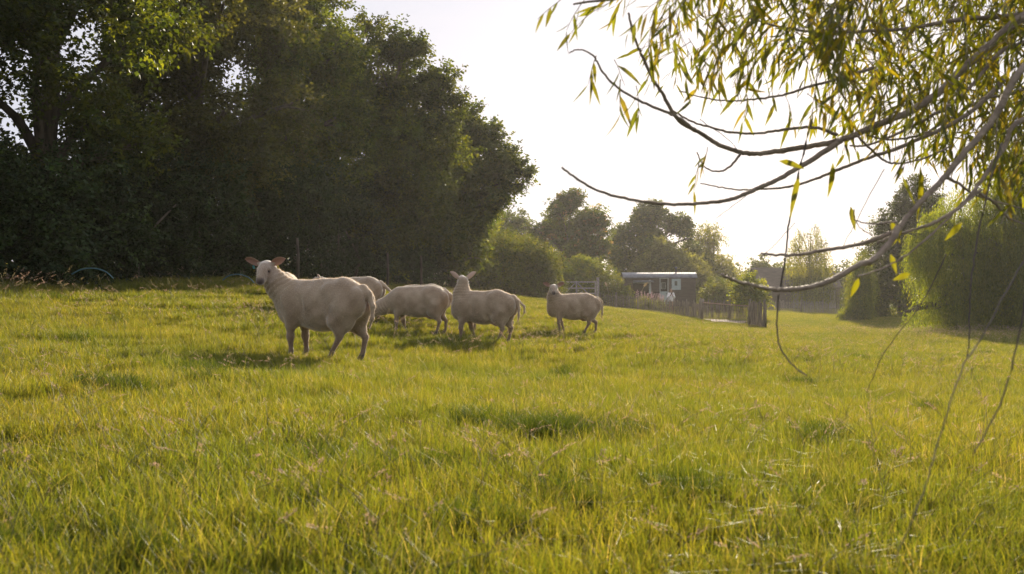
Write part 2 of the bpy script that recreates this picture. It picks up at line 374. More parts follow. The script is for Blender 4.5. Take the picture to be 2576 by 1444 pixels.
    # seed stalks
    def stalks(n, kind, rng):
        V = []; Q = []; T = []
        mb = MB(); cols = []
        for i in range(n):
            x, y = rng.uniform(-.35, .35, 2); h = rng.uniform(.14, .30); az = rng.uniform(0, 6.28); ln = rng.uniform(.03, .22)
            pts = [Vector((x + math.cos(az) * ln * t * t, y + math.sin(az) * ln * t * t, h * (t - .12 * t ** 3))) for t in (0, .3, .6, .8, 1)]
            b = len(mb.v); mb.tube(pts, [.0013, .0012, .001, .0009, .0007], 3, cap=False); c = STRAW[rng.integers(0, 4)] * rng.uniform(.7, 1.1); cols += [c] * (len(mb.v) - b)
            tip = pts[-1]; d = (pts[-1] - pts[-2]).normalized(); hl = rng.uniform(.03, .09)
            hc = np.array((.42, .30, .24)) * rng.uniform(.7, 1.25) if rng.random() < .6 else np.array((.40, .34, .20)) * rng.uniform(.7, 1.1)
            ns = 12 if kind == 0 else 26
            for k in range(ns):
                t = k / ns; p = tip + d * (t - .35) * hl; a = rng.uniform(0, 6.28); rr = (.003 if kind == 0 else .016 * (1 - t * .7)) * rng.uniform(.5, 1.2)
                o = Vector((math.cos(a), math.sin(a), .5)) * rr; q = p + o; sz = .0035
                w = Vector((-math.sin(a), math.cos(a), 0)) * sz * .6; l = (d + o.normalized() * .5).normalized() * sz * 2.4
                b = len(mb.v); mb.add([q, q + w + l * .5, q + l, q - w + l * .5], [(0, 1, 2, 3)]); cols += [hc] * 4
        me = mb
        V = np.array([tuple(v) for v in mb.v]); q4 = np.array([f for f in mb.f if len(f) == 4])
        return V, q4, np.array(cols)
    st = []
    for i in range(6):
        V, q, T = stalks(5 if i < 3 else 3, i % 2, rng); st.append(mesh_np('d%d_stalks' % i, V, q, T, [M_dry], link=False))
    cs = source_collection('stalk_bunches', st)
    pts = []
    for _ in range(260):
        d = random.uniform(2.2, 14); pts.append((random.uniform(-.6, .6) * d + random.uniform(-.5, .5), d))
    for _ in range(1500):
        d = random.uniform(12, 60) ** 1.0; pts.append((random.uniform(-.58, .58) * d, d))
    for _ in range(260): pts.append((random.uniform(11, 19), random.uniform(28, 36)))      # thicker before the weeping tree
    pts = [p for p in pts if p[0] > -9.3 + .2 * (p[1] - 17) + 1.3]
    pt = np.array(pts); pt = pt[~((pt[:, 0] > 10.2) & (pt[:, 0] < 15.8) & (pt[:, 1] > 54) & (pt[:, 1] < 60))]
    P4, r4, s4, i4 = place(pt, 6, 1.0, .7, 1.1); r4[:, 2] = rng.random(len(pt)) * 6.28; s4 *= np.where(pt[:, 1] > 10, 1.55, 1.0)[:, None]
    scatter('seed_stalks', 'dry pinkish brown seed heads standing above the grass', P4, r4, s4, i4, cs)
build_grass()
# ------------------------------------------------------------------ foliage
def norm(a): return a / np.maximum(np.linalg.norm(a, axis=-1, keepdims=True), 1e-9)

def leaf_cloud(puffs, n_leaf, L, W, rng, cols, per=16, slen=0.45, droop=0.0, shell=0.55, up=0.1, ragged=0.2, flat=0.2):
    """leaves on short sprays spread through puffs (cx,cy,cz,rx,ry,rz); returns V, quads, tint"""
    puffs = np.asarray(puffs, float); ns = max(1, n_leaf // per)
    w = (puffs[:, 3] * puffs[:, 5] + puffs[:, 4] * puffs[:, 5]) + 1e-6
    k = rng.choice(len(puffs), ns, p=w / w.sum()); c = puffs[k, :3]; r = puffs[k, 3:6]
    u = norm(rng.normal(size=(ns, 3))); rad = shell + (1 - shell) * rng.random((ns, 1)) ** .6; rad = rad * (1 + ragged * rng.normal(size=(ns, 1)) * (rng.random((ns, 1)) < .35))
    o = c + u * r * rad
    ax = norm(u * np.array([1, 1, .8]) + .55 * rng.normal(size=(ns, 3)) + np.array([0, 0, up - droop * 2.2]))
    sl = slen * (.6 + .8 * rng.random((ns, 1)))
    # spray plane normal: mostly upward
    pn = norm(np.cross(ax, norm(np.cross(np.array([[0, 0, 1.]]) + flat * rng.normal(size=(ns, 3)), ax))) + 1e-6)
    side = norm(np.cross(ax, pn))
    t = (np.arange(per) + .5) / per
    O = o[:, None, :] + ax[:, None, :] * (sl[:, None, :] * t[None, :, None])
    if droop: O[..., 2] -= (droop * sl * t[None, :] ** 2)
    sg = np.where(np.arange(per) % 2 == 0, 1., -1.)[None, :, None]
    O = O + side[:, None, :] * sg * L * .25 * rng.random((ns, per, 1)) + rng.normal(size=(ns, per, 3)) * L * .35
    ld = norm(ax[:, None, :] * .6 + side[:, None, :] * sg * .8 + .45 * rng.normal(size=(ns, per, 3)) - np.array([0, 0, .35 + droop]))
    nn = norm(pn[:, None, :] + .7 * rng.normal(size=(ns, per, 3))); sd = norm(np.cross(ld, nn)); nn = np.cross(sd, ld)
    Ls = L * (.65 + .7 * rng.random((ns, per, 1))); Ws = W * (.65 + .7 * rng.random((ns, per, 1))) * .5
    A = O; B = O + ld * Ls * .45 + sd * Ws + nn * Ws * .3; C = O + ld * Ls; D = O + ld * Ls * .45 - sd * Ws + nn * Ws * .3
    V = np.stack([A, B, C, D], 2).reshape(-1, 3); n = ns * per
    q = np.arange(n * 4).reshape(n, 4)
    ptone = .62 + .76 * rng.random(len(puffs)); cc = cols[rng.integers(0, len(cols), ns)][:, None, :] * ptone[k][:, None, None] * (.7 + .6 * rng.random((ns, 1, 1))) * (.8 + .4 * rng.random((ns, per, 1)))
    T = np.repeat(cc.reshape(-1, 3), 4, axis=0)
    return V, q, T

C_oak = np.array([(.045, .075, .018), (.055, .09, .02), (.035, .065, .018), (.07, .10, .02)])
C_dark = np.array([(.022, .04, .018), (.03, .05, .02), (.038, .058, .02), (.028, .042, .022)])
C_lime = np.array([(.08, .12, .02), (.10, .13, .022), (.06, .10, .02)])
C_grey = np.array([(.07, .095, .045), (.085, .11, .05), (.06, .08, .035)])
C_will = np.array([(.105, .14, .022), (.13, .155, .024), (.085, .12, .02)])

def px_puffs(lst, depth=1.15, rng=None):
    """(px, py, rpx, d) -> world ellipsoids, each a real ball in the round"""
    out = []
    for (px, py, rp, d) in lst:
        r = rp / F * d; p = P(px, py, d); out.append((p.x, p.y, p.z, r, r * depth, r * .92))
    return out

def trunk_mesh(base, puffs, r0, rng, parent, name='trunk', nlimb=14, mat=None):
    """tapered trunk rising through the crown with limbs reaching into it"""
    puffs = np.asarray(puffs); c = puffs[:, :3].mean(0); topz = puffs[:, 2].max()
    mb = MB(); b = Vector(base); h = topz - b.z
    bend = Vector((rng.normal() * .15, rng.normal() * .15, 0)) * (h / 6)
    tp = [b + Vector((0, 0, -.15)), b + Vector((0, 0, .25)), b + Vector((0, 0, h * .25)) + bend * .4, b + Vector(((c[0] - b.x) * .35, (c[1] - b.y) * .35, h * .5)) + bend, b + Vector(((c[0] - b.x) * .7, (c[1] - b.y) * .7, h * .85))]
    path, rr = smoothpath(tp, [r0 * 1.5, r0 * 1.05, r0 * .85, r0 * .55, r0 * .12], 5)
    mb.tube(path, rr, 9)
    order = rng.permutation(len(puffs))[:nlimb]
    for i in order:
        q = Vector(puffs[i, :3]); 
        k = min(range(len(path)), key=lambda j: abs(path[j].z - (b.z + (q.z - b.z) * .6))); s = path[k]
        if (q - s).length < .2: continue
        m = s.lerp(q, .5) + Vector((rng.normal() * .12, rng.normal() * .12, .12 * (q - s).length))
        lp, lr = smoothpath([s, m, q, q + (q - s) * .04], [rr[k] * .55, rr[k] * .35, rr[k] * .2, .008], 4)
        mb.tube(lp, lr, 6)
        for _ in range(3):
            e = q + Vector(rng.normal(size=3)) * float(puffs[i, 3]) * .6
            lp2, lr2 = smoothpath([lp[len(lp) // 2], (lp[len(lp) // 2] + e) / 2 + Vector((0, 0, .1)), e], [rr[k] * .22, rr[k] * .12, .006], 3); mb.tube(lp2, lr2, 4)
    o = mb.build(name, mat or M_bark, parent, smooth=True)
    return o

def fill_gaps(pf, k=3):
    """adds a puff half-way between each puff and its nearest neighbours"""
    pf = np.asarray(pf, float); out = [tuple(p) for p in pf]; done = set()
    for i in range(len(pf)):
        dd = np.linalg.norm(pf[:, :3] - pf[i, :3], axis=1); dd[i] = 1e9
        for j in np.argsort(dd)[:k]:
            if (min(i, j), max(i, j)) in done: continue
            done.add((min(i, j), max(i, j)))
            if dd[j] < 2.6 * max(pf[i, 3], pf[j, 3]): out.append(tuple((pf[i] + pf[j]) / 2 * np.array([1, 1, 1, 1, 1, 1])))
    return out

def clumps(pf, n, f, rng):
    """breaks each puff into n separate leafy clumps"""
    out = []
    for p in pf:
        for _ in range(n):
            u = norm(rng.normal(size=3)) * rng.uniform(.35, .95); r = f * rng.uniform(.7, 1.3); out.append((p[0] + u[0] * p[3], p[1] + u[1] * p[4], p[2] + u[2] * p[5], p[3] * r, p[4] * r, p[5] * r * .75))
    return out

def to_local(V, base): return V - np.array(base)[None, :]

def tree(name, label, base_px, base_d, puffs, n_leaf, L, W, cols, seed, cat='tree', group=None, r0=.22, nlimb=14, mat=None, has_trunk=True, crown='crown', base=None, fill=True, sprigs=0, split=0, **kw):
    if sprigs:
        rs = np.random.default_rng(seed + 500); ex = []
        for p in puffs:
            for _ in range(sprigs):
                u = norm(rs.normal(size=3)); m = rs.uniform(.85, 1.2); r = rs.uniform(.16, .3) * (p[3] ** .5); ex.append((p[0] + u[0] * p[3] * m, p[1] + u[1] * p[4] * m, p[2] + u[2] * p[5] * m + .1, r * 1.5, r * 1.5, r * .7))
        puffs = list(puffs) + ex
    if fill: puffs = fill_gaps(puffs)
    limbs = np.asarray(puffs, float)
    if split: puffs = clumps(puffs, split, .36, np.random.default_rng(seed + 900))
    rng = np.random.default_rng(seed)
    if base is None: x = (base_px - 1288) / F * base_d; base = (x, base_d, gz(x, base_d))
    root = empty(name, base, label, cat, group)
    pf = np.asarray(puffs, float).copy()
    lo = limbs[:60].copy(); lo[:, :3] -= np.array(base)
    if has_trunk: trunk_mesh((0, 0, 0), lo, r0, rng, root, nlimb=nlimb)
    V, q, T = leaf_cloud(pf, n_leaf, L, W, rng, cols, **kw)
    o = mesh_np(crown, to_local(V, base), q, T, [mat or M_leaf], root)
    return root

def ball_puffs(c, rad, n, pr, rng, lowcut=-1.0):
    """n puffs set about the surface of a big ellipsoid plus some inside"""
    out = []
    while len(out) < n:
        u = norm(rng.normal(size=3)); 
        if u[2] < lowcut: continue
        k = rng.uniform(.55, .95) if rng.random() < .8 else rng.uniform(0, .5)
        r = pr * rng.uniform(.65, 1.3); out.append((c[0] + u[0] * rad[0] * k, c[1] + u[1] * rad[1] * k, c[2] + u[2] * rad[2] * k, r, r, r * .8))
    return out

HOLES = [(92, 335, 66), (560, 190, 34), (262, 95, 30), (640, 235, 24), (30, 300, 30), (150, 250, 20)]
def open_holes(pf, k=.55):
    """leaves real gaps between the crowns where the sky shows through"""
    out = []
    for p in pf:
        px = 1288 + F * p[0] / p[1]; py = HOR - F * (p[2] - EYE) / p[1]; rp = p[3] / p[1] * F
        if all(math.hypot(px - h[0], (py - h[1]) * .8) > h[2] + rp * k for h in HOLES): out.append(p)
    return out

def row(t):
    """the line the tall trees stand on, t = 0 at the left edge of the frame, 1 at its far end"""
    return -9.3 + 6.2 * t, 17.0 + 31.0 * t

def build_left_row():
    rng = np.random.default_rng(21)
    # the near, tallest trees: crowns run far above the frame
    def big(t, off, c_h, rad, n, pr, nl, seed, label, cols, L, W, extra=(), **kw):
        x, y = row(t); x += off
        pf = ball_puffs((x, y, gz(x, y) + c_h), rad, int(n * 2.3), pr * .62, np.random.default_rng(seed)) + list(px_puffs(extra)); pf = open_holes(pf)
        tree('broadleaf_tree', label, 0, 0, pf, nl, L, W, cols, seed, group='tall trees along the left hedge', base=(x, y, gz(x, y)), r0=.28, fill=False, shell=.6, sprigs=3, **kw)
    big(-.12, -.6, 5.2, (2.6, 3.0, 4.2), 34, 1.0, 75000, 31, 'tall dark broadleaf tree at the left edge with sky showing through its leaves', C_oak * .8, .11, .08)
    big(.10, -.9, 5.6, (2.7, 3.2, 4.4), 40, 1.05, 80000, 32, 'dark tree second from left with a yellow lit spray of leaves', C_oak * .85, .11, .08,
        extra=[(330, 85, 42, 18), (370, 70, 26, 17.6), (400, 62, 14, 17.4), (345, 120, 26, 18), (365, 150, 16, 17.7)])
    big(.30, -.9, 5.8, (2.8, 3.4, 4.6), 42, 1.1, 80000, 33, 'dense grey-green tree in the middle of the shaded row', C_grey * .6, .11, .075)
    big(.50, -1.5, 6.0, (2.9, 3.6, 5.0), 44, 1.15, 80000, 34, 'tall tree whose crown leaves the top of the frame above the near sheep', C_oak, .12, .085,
        extra=[(690, 20, 80, 32), (720, 100, 70, 32)])
    # manual outlines for the two at the far end of the row
    d = 37
    pf = px_puffs([(860, 110, 40, d), (840, 170, 75, d), (900, 200, 70, d), (960, 120, 50, d), (940, 75, 22, d), (1000, 130, 48, d), (1040, 150, 38, d), (1050, 112, 18, d), (1090, 190, 34, d), (1110, 230, 38, d), (1130, 205, 18, d),
                   (990, 230, 90, d), (880, 300, 110, d), (1010, 340, 110, d), (1100, 300, 60, d), (900, 430, 120, d), (1040, 450, 110, d), (1130, 380, 50, d), (880, 560, 110, d), (1010, 580, 110, d), (830, 250, 80, d), (800, 380, 100, d + 1), (960, 300, 90, d + 2), (960, 480, 110, d + 3),
                   (1130, 285, 36, d), (1150, 255, 20, d), (905, 60, 14, d), (1010, 90, 14, d), (845, 90, 20, d)])
    tree('broadleaf_tree', 'tall round-topped tree with sunlit right side standing above the grazing sheep', 960, 38, pf, 140000, .12, .08, C_oak * .9, 35, group='tall trees along the left hedge', r0=.26, shell=.6, ragged=.2, fill=False, sprigs=3, split=9)
    d = 45
    pf = px_puffs([(1180, 330, 46, d), (1210, 370, 48, d), (1240, 345, 30, d), (1225, 320, 16, d), (1270, 400, 36, d), (1305, 420, 24, d), (1330, 440, 12, d), (1260, 450, 40, d), (1290, 460, 22, d), (1200, 440, 70, d), (1150, 420, 80, d), (1240, 500, 36, d), (1270, 488, 18, d),
                   (1180, 520, 70, d), (1110, 500, 90, d), (1215, 560, 26, d), (1140, 600, 80, d), (1160, 300, 34, d), (1100, 400, 90, d + 1), (1150, 500, 90, d + 3), (1060, 560, 90, d), (1170, 650, 50, d), (1320, 432, 14, d), (1190, 290, 18, d)])
    tree('broadleaf_tree', 'spreading tree at the far end of the row, branches reaching out over the hedge', 1140, 46, pf, 75000, .15, .10, C_oak, 36, group='tall trees along the left hedge', r0=.26, shell=.5, ragged=.25, fill=False, sprigs=3, split=9)
    # dark undergrowth wall below the trees
    rng = np.random.default_rng(41); pf = []
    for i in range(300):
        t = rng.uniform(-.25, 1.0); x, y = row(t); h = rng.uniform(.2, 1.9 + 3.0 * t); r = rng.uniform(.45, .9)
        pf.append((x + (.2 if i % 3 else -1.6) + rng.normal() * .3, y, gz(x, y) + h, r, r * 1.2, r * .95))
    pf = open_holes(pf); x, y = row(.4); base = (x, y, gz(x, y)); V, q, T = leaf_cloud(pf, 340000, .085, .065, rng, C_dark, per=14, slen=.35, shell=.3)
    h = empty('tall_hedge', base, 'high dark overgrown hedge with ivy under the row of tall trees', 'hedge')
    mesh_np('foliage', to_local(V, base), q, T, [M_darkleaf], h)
    mb = MB()
    for i in range(60):
        t = -.25 + 1.25 * i / 59; x, y = row(t); z = gz(x, y); x += rng.normal() * .2
        mb.tube([Vector((x, y, z - .1)) - Vector(base), Vector((x + rng.normal() * .15, y, z + .8)) - Vector(base), Vector((x + rng.normal() * .3, y + rng.normal() * .3, z + 1.5 + max(0, t))) - Vector(base)], [.05, .04, .015], 5)
    mb.build('stem', M_bark, h, smooth=True)
build_left_row()

def box_hedge(name, label, pts, n_leaf, L, W, cols, seed, cat, r, **kw):
    """hedge following [(px, ytop, d), ...]"""
    rng = np.random.default_rng(seed); pf = []
    for a, b in zip(pts[:-1], pts[1:]):
        for i in range(12):
            t = (i + rng.random()) / 12; px, yt, d = [a[k] + (b[k] - a[k]) * t for k in range(3)]
            x = (px - 1288) / F * d; g = gz(x, d); zt = EYE + (HOR - yt) / F * d
            z = zt - r * .85
            while z > g - .2:
                rr = r * rng.uniform(.75, 1.2); pf.append((x + rng.normal() * .2, d + rng.normal() * .35, z + rng.normal() * .12, rr, rr * 1.2, rr)); z -= r * 1.1
    px, yt, d = pts[len(pts) // 2]; x = (px - 1288) / F * d; base = (x, d, gz(x, d))
    V, q, T = leaf_cloud(pf, n_leaf, L, W, rng, cols, **kw)
    root = empty(name, base, label, cat); mesh_np('foliage', to_local(V, base), q, T, [M_leaf], root)
    mb = MB()
    for k in range(0, len(pf), 4):
        p = pf[k]; g = gz(p[0], p[1]); mb.tube([Vector((p[0], p[1], g - .1)) - Vector(base), Vector((p[0] + rng.normal() * .2, p[1], (g + p[2]) / 2)) - Vector(base), Vector(p[:3]) - Vector(base)], [.05, .035, .01], 4)
    mb.build('stem', M_bark, root, smooth=True)
    return root
box_hedge('hedge', 'sunlit rounded hedge between the tall trees and the wooden gate', [(1160, 590, 50), (1230, 582, 53), (1300, 600, 56), (1350, 615, 58), (1385, 650, 60)], 90000, .10, .07, C_lime * .6, 51, 'hedge', .8, shell=.35, ragged=.2)

def mid_trees():
    T = tree
    d = 92
    T('chestnut_tree', 'dome-shaped horse chestnut tree with pale flower spikes behind the hedge', 1440, d,
      px_puffs([(1440, 520, 36, d), (1400, 545, 40, d), (1480, 545, 38, d), (1360, 590, 34, d), (1510, 570, 26, d), (1440, 590, 60, d), (1370, 640, 40, d), (1500, 620, 40, d), (1430, 660, 60, d), (1385, 580, 40, d + 2), (1480, 660, 50, d), (1400, 700, 60, d), (1350, 680, 30, d), (1420, 500, 18, d), (1515, 548, 14, d)]),
      80000, .19, .13, np.r_[C_oak, C_oak, C_oak[:2], [(.17, .14, .10)]], 61, r0=.4, shell=.5, ragged=.1, sprigs=2, split=7)
    d = 104
    T('round_tree', 'broad leafy tree standing directly behind the shepherd hut bush', 1640, d,
      px_puffs([(1600, 560, 40, d), (1640, 545, 38, d), (1690, 560, 36, d), (1570, 590, 34, d), (1720, 590, 28, d), (1560, 640, 40, d), (1640, 620, 70, d), (1700, 640, 50, d), (1590, 680, 50, d), (1660, 690, 60, d), (1610, 525, 14, d), (1655, 520, 12, d), (1545, 610, 16, d), (1740, 640, 26, d), (1725, 550, 10, d)]),
      80000, .2, .14, C_oak, 62, r0=.4, shell=.45, ragged=.16, sprigs=2, split=7)
    d = 112
    T('wispy_tree', 'thin wispy tree with feathery top right of the round tree', 1790, d,
      px_puffs([(1775, 575, 26, d), (1800, 600, 24, d), (1760, 620, 34, d), (1790, 650, 34, d), (1820, 655, 22, d), (1740, 600, 20, d), (1830, 690, 30, d), (1800, 700, 40, d), (1855, 700, 22, d), (1790, 560, 12, d), (1750, 670, 40, d), (1875, 725, 22, d)]),
      22000, .2, .11, C_will, 63, r0=.3, shell=.2, ragged=.25, droop=.5, slen=.9)
    d = 96
    T('broadleaf_tree', 'small rounded tree between the tall row and the chestnut', 1290, d,
      px_puffs([(1230, 570, 36, d), (1270, 560, 30, d), (1300, 540, 16, d), (1320, 560, 16, d), (1250, 620, 50, d), (1310, 600, 36, d), (1200, 600, 36, d), (1290, 660, 60, d)]), 30000, .18, .12, C_oak * 1.1, 64, r0=.3)
    d = 76
    T('bush', 'domed bush with bright new shoots behind the wooden gate', 1480, d,
      px_puffs([(1460, 680, 32, d), (1440, 700, 30, d), (1500, 690, 30, d), (1530, 705, 28, d), (1480, 730, 40, d), (1420, 725, 24, d), (1545, 735, 28, d), (1570, 745, 20, d), (1455, 660, 12, d), (1480, 658, 10, d), (1435, 668, 10, d), (1450, 752, 28, d), (1500, 757, 28, d), (1545, 764, 24, d), (1585, 768, 18, d), (1410, 748, 22, d)]), 40000, .11, .07, C_lime, 65, cat='bush', has_trunk=True, r0=.1, shell=.5, up=.7)
    d = 92
    T('bush', 'pale grey-green shrub rising behind the hut roof', 1700, d,
      px_puffs([(1650, 650, 26, d), (1665, 620, 16, d), (1700, 660, 34, d), (1740, 670, 30, d), (1620, 670, 26, d), (1600, 690, 20, d), (1770, 700, 26, d), (1690, 700, 40, d), (1630, 720, 40, d), (1770, 740, 30, d), (1730, 730, 40, d), (1660, 605, 8, d)]), 40000, .15, .11, C_grey * 1.2, 66, cat='bush', r0=.14, shell=.4, up=.6)
    d = 80
    T('bush', 'rounded green bush at the right end of the hut', 1800, d,
      px_puffs([(1800, 720, 26, d), (1790, 750, 26, d), (1830, 745, 24, d), (1815, 770, 26, d), (1780, 775, 20, d), (1850, 770, 16, d)]), 20000, .12, .08, C_lime * .9, 67, cat='bush', r0=.08)
    d = 62
    T('young_tree', 'small bright yellow-green tree standing over the paling fence', 1883, d,
      px_puffs([(1880, 715, 24, d), (1862, 735, 22, d), (1905, 735, 24, d), (1885, 755, 28, d), (1915, 765, 14, d), (1860, 760, 14, d), (1925, 745, 8, d), (1890, 700, 12, d)]), 9000, .12, .08, C_lime * 1.3, 68, cat='tree', r0=.05, shell=.3)
    for k, (px, d, top, w, lab) in enumerate([(1915, 118, 640, 46, 'distant airy tree with sky between its leaves, left of the birch'), (1965, 122, 660, 34, 'distant low tree just left of the birch'), (2125, 120, 655, 44, 'distant grey tree right of the birch')]):
        T('distant_tree', lab, px, d, px_puffs([(px, top + 20, w * .45, d), (px - w * .5, top + 45, w * .5, d), (px + w * .5, top + 45, w * .5, d), (px, top + 70, w * .8, d), (px - w * .4, top + 110, w * .7, d), (px + w * .4, top + 110, w * .7, d)]),
          9000, .24, .17, C_oak, 70 + k, r0=.25, group='distant trees behind the barn', shell=.3, ragged=.3)
    d = 96
    pf = px_puffs([(2010, 590, 14, d), (2050, 580, 16, d), (2075, 610, 16, d), (2000, 620, 18, d), (2035, 630, 22, d), (2070, 650, 20, d), (2000, 670, 22, d), (2040, 690, 28, d), (2080, 700, 20, d), (2005, 720, 22, d), (2045, 740, 28, d), (2080, 735, 18, d), (2050, 563, 8, d), (2005, 575, 8, d)])
    T('birch_tree', 'slender weeping silver birch with drooping tresses in front of the barn', 2045, d, pf, 26000, .14, .07, C_will, 76, r0=.16, shell=.15, droop=1.4, slen=1.3, per=20, ragged=.2)
    d = 66
    T('conical_tree', 'tall dark pointed tree left of the big weeping willow', 2270, d,
      px_puffs([(2300, 480, 24, d), (2280, 505, 30, d), (2330, 510, 30, d), (2250, 550, 36, d), (2310, 560, 50, d), (2235, 600, 36, d), (2290, 630, 60, d), (2220, 650, 50, d), (2200, 700, 50, d), (2280, 700, 70, d), (2180, 740, 46, d), (2250, 770, 50, d), (2190, 785, 34, d), (2310, 455, 10, d), (2350, 540, 24, d), (2210, 570, 14, d)]),
      75000, .13, .09, C_oak * .75, 77, r0=.3, shell=.4, ragged=.24, fill=False, sprigs=5)
    d = 60
    T('bush', 'bright yellow-green drooping bush at the foot of the dark pointed tree', 2165, d,
      px_puffs([(2170, 640, 20, d), (2160, 670, 24, d), (2180, 700, 26, d), (2160, 730, 28, d), (2150, 765, 24, d), (2170, 780, 26, d), (2125, 790, 14, d), (2105, 797, 8, d)]), 26000, .10, .04, C_lime * 1.1, 78, cat='bush', r0=.08, droop=1.0, slen=.7, shell=.3)
    d = 42
    pf = px_puffs([(2360, 560, 50, d), (2330, 600, 50, d), (2325, 635, 34, d), (2420, 520, 60, d), (2500, 480, 60, d), (2560, 450, 60, d), (2640, 430, 90, d), (2400, 640, 80, d), (2380, 720, 50, d), (2320, 772, 26, d), (2290, 782, 16, d), (2480, 600, 100, d), (2570, 560, 110, d),
                   (2440, 740, 70, d), (2530, 700, 90, d), (2620, 680, 110, d), (2400, 770, 50, d), (2500, 780, 50, d), (2600, 790, 60, d), (2720, 560, 160, d + 1), (2800, 700, 120, d + 1), (2450, 650, 110, d + 2.5), (2580, 640, 130, d + 3), (2300, 590, 22, d), (2345, 545, 24, d), (2700, 780, 90, d)])
    T('weeping_willow', 'large weeping willow with yellow-lit hanging curtains at the right edge of the field', 2560, 43.5, pf, 260000, .12, .034, C_will, 79, r0=.4, shell=.55, droop=1.5, slen=.75, per=22, ragged=.14, mat=M_willow, fill=False)
mid_trees()

def backdrop_wood():
    rng = np.random.default_rng(90); pf = []
    for i in range(150):
        x = rng.uniform(-55, 60); y = 135 + rng.uniform(-6, 10); r = rng.uniform(1.4, 2.4); h = rng.uniform(.5, 4.6 if x > 8 else 7)
        pf.append((x, y, gz(x, y) + h, r * 1.3, r, r))
    V, q, T = leaf_cloud(pf, 60000, .32, .24, rng, C_oak * .9, per=10, slen=.8, shell=.4)
    props(mesh_np('far_woodland', V, q, T, [M_leaf]), 'far line of woodland closing the valley', 'woodland', kind='stuff')
backdrop_wood()
# ------------------------------------------------------------------ sculpting: distance fields meshed as one skin
class Field:
    def __init__(s, lo, hi, h):
        s.lo = np.array(lo, float); s.h = h; s.n = np.ceil((np.array(hi) - s.lo) / h).astype(int) + 1
        s.F = np.full(s.n, 1.0); s.ax = [s.lo[i] + np.arange(s.n[i]) * h for i in range(3)]
    def _put(s, lo, hi, fn, k, sub=False):
        a = np.maximum(np.floor((np.array(lo) - s.lo) / s.h).astype(int), 0); b = np.minimum(np.ceil((np.array(hi) - s.lo) / s.h).astype(int) + 1, s.n)
        if (b <= a).any(): return
        sl = tuple(slice(a[i], b[i]) for i in range(3)); p = np.stack(np.meshgrid(*[s.ax[i][sl[i]] for i in range(3)], indexing='ij'), -1)
        d = fn(p); f = s.F[sl]
        if sub: d = -d; h = np.clip(.5 - .5 * (f - d) / k, 0, 1); s.F[sl] = f * (1 - h) + d * h + k * h * (1 - h)
        else: h = np.clip(.5 + .5 * (f - d) / k, 0, 1); s.F[sl] = f * (1 - h) + d * h - k * h * (1 - h)
    def ell(s, c, r, k=.05, rot=None, sub=False):
        c = np.array(c, float); r = np.array(r, float); m = r.max() + .1
        def fn(p):
            q = p - c
            if rot is not None: q = q @ np.asarray(rot)
            k0 = np.linalg.norm(q / r, axis=-1); k1 = np.linalg.norm(q / r ** 2, axis=-1); return k0 * (k0 - 1) / np.maximum(k1, 1e-6)
        s._put(c - m, c + m, fn, k, sub)
    def cone(s, a, b, ra, rb, k=.04):
        a = np.array(a, float); b = np.array(b, float); m = max(ra, rb) + .1; ab = b - a; L = max(float(ab @ ab), 1e-9)
        def fn(p):
            t = np.clip(((p - a) @ ab) / L, 0, 1); return np.linalg.norm(p - a - t[..., None] * ab, axis=-1) - (ra + (rb - ra) * t)
        s._put(np.minimum(a, b) - m, np.maximum(a, b) + m, fn, k)
    def chain(s, pts, rad, k=.04):
        for i in range(len(pts) - 1): s.cone(pts[i], pts[i + 1], rad[i], rad[i + 1], k)
    def mesh(s):
        F = s.F; sg = F < 0
        c = np.zeros(tuple(s.n - 1), int)
        off = [(i, j, k) for i in (0, 1) for j in (0, 1) for k in (0, 1)]
        for o in off: c += sg[o[0]:s.n[0] - 1 + o[0], o[1]:s.n[1] - 1 + o[1], o[2]:s.n[2] - 1 + o[2]]
        act = (c > 0) & (c < 8); I = np.argwhere(act); idx = -np.ones(act.shape, int); idx[act] = np.arange(len(I))
        acc = np.zeros((len(I), 3)); cnt = np.zeros((len(I), 1))
        for o in off:
            for ax in range(3):
                if o[ax]: continue
                p = list(o); p[ax] = 1; A = I + np.array(o); B = I + np.array(p)
                fa = F[tuple(A.T)]; fb = F[tuple(B.T)]; m = (fa < 0) != (fb < 0); t = np.where(m, fa / np.where(m, fa - fb, 1), 0)[:, None]
                acc += np.where(m[:, None], A + (B - A) * t, 0); cnt += m[:, None]
        V = s.lo + (acc / np.maximum(cnt, 1)) * s.h; Q = []
        for ax in range(3):
            u, v = (ax + 1) % 3, (ax + 2) % 3; e = np.zeros(3, int); e[ax] = 1
            sa = [slice(0, s.n[i] - (1 if i == ax else 0)) for i in range(3)]; sb = [slice(e[i], s.n[i]) for i in range(3)]
            E = np.argwhere(sg[tuple(sa)] != sg[tuple(sb)]); E = E[(E[:, u] > 0) & (E[:, v] > 0) & (E[:, u] < s.n[u] - 1) & (E[:, v] < s.n[v] - 1)]
            du = np.zeros(3, int); du[u] = 1; dv = np.zeros(3, int); dv[v] = 1
            q = np.stack([idx[tuple((E - du - dv).T)], idx[tuple((E - dv).T)], idx[tuple(E.T)], idx[tuple((E - du).T)]], -1)
            fl = sg[tuple(E.T)]; q = np.where(fl[:, None], q, q[:, ::-1]); Q.append(q)
        Q = np.concatenate(Q); return V, Q[(Q >= 0).all(1)]

def smooth_verts(V, Q, it=2, lam=.5):
    e = np.concatenate([Q[:, [0, 1]], Q[:, [1, 2]], Q[:, [2, 3]], Q[:, [3, 0]]]); e = np.concatenate([e, e[:, ::-1]])
    for _ in range(it):
        S_ = np.zeros_like(V); np.add.at(S_, e[:, 0], V[e[:, 1]]); c = np.bincount(e[:, 0], minlength=len(V))[:, None]; V = V + lam * (S_ / np.maximum(c, 1) - V)
    return V

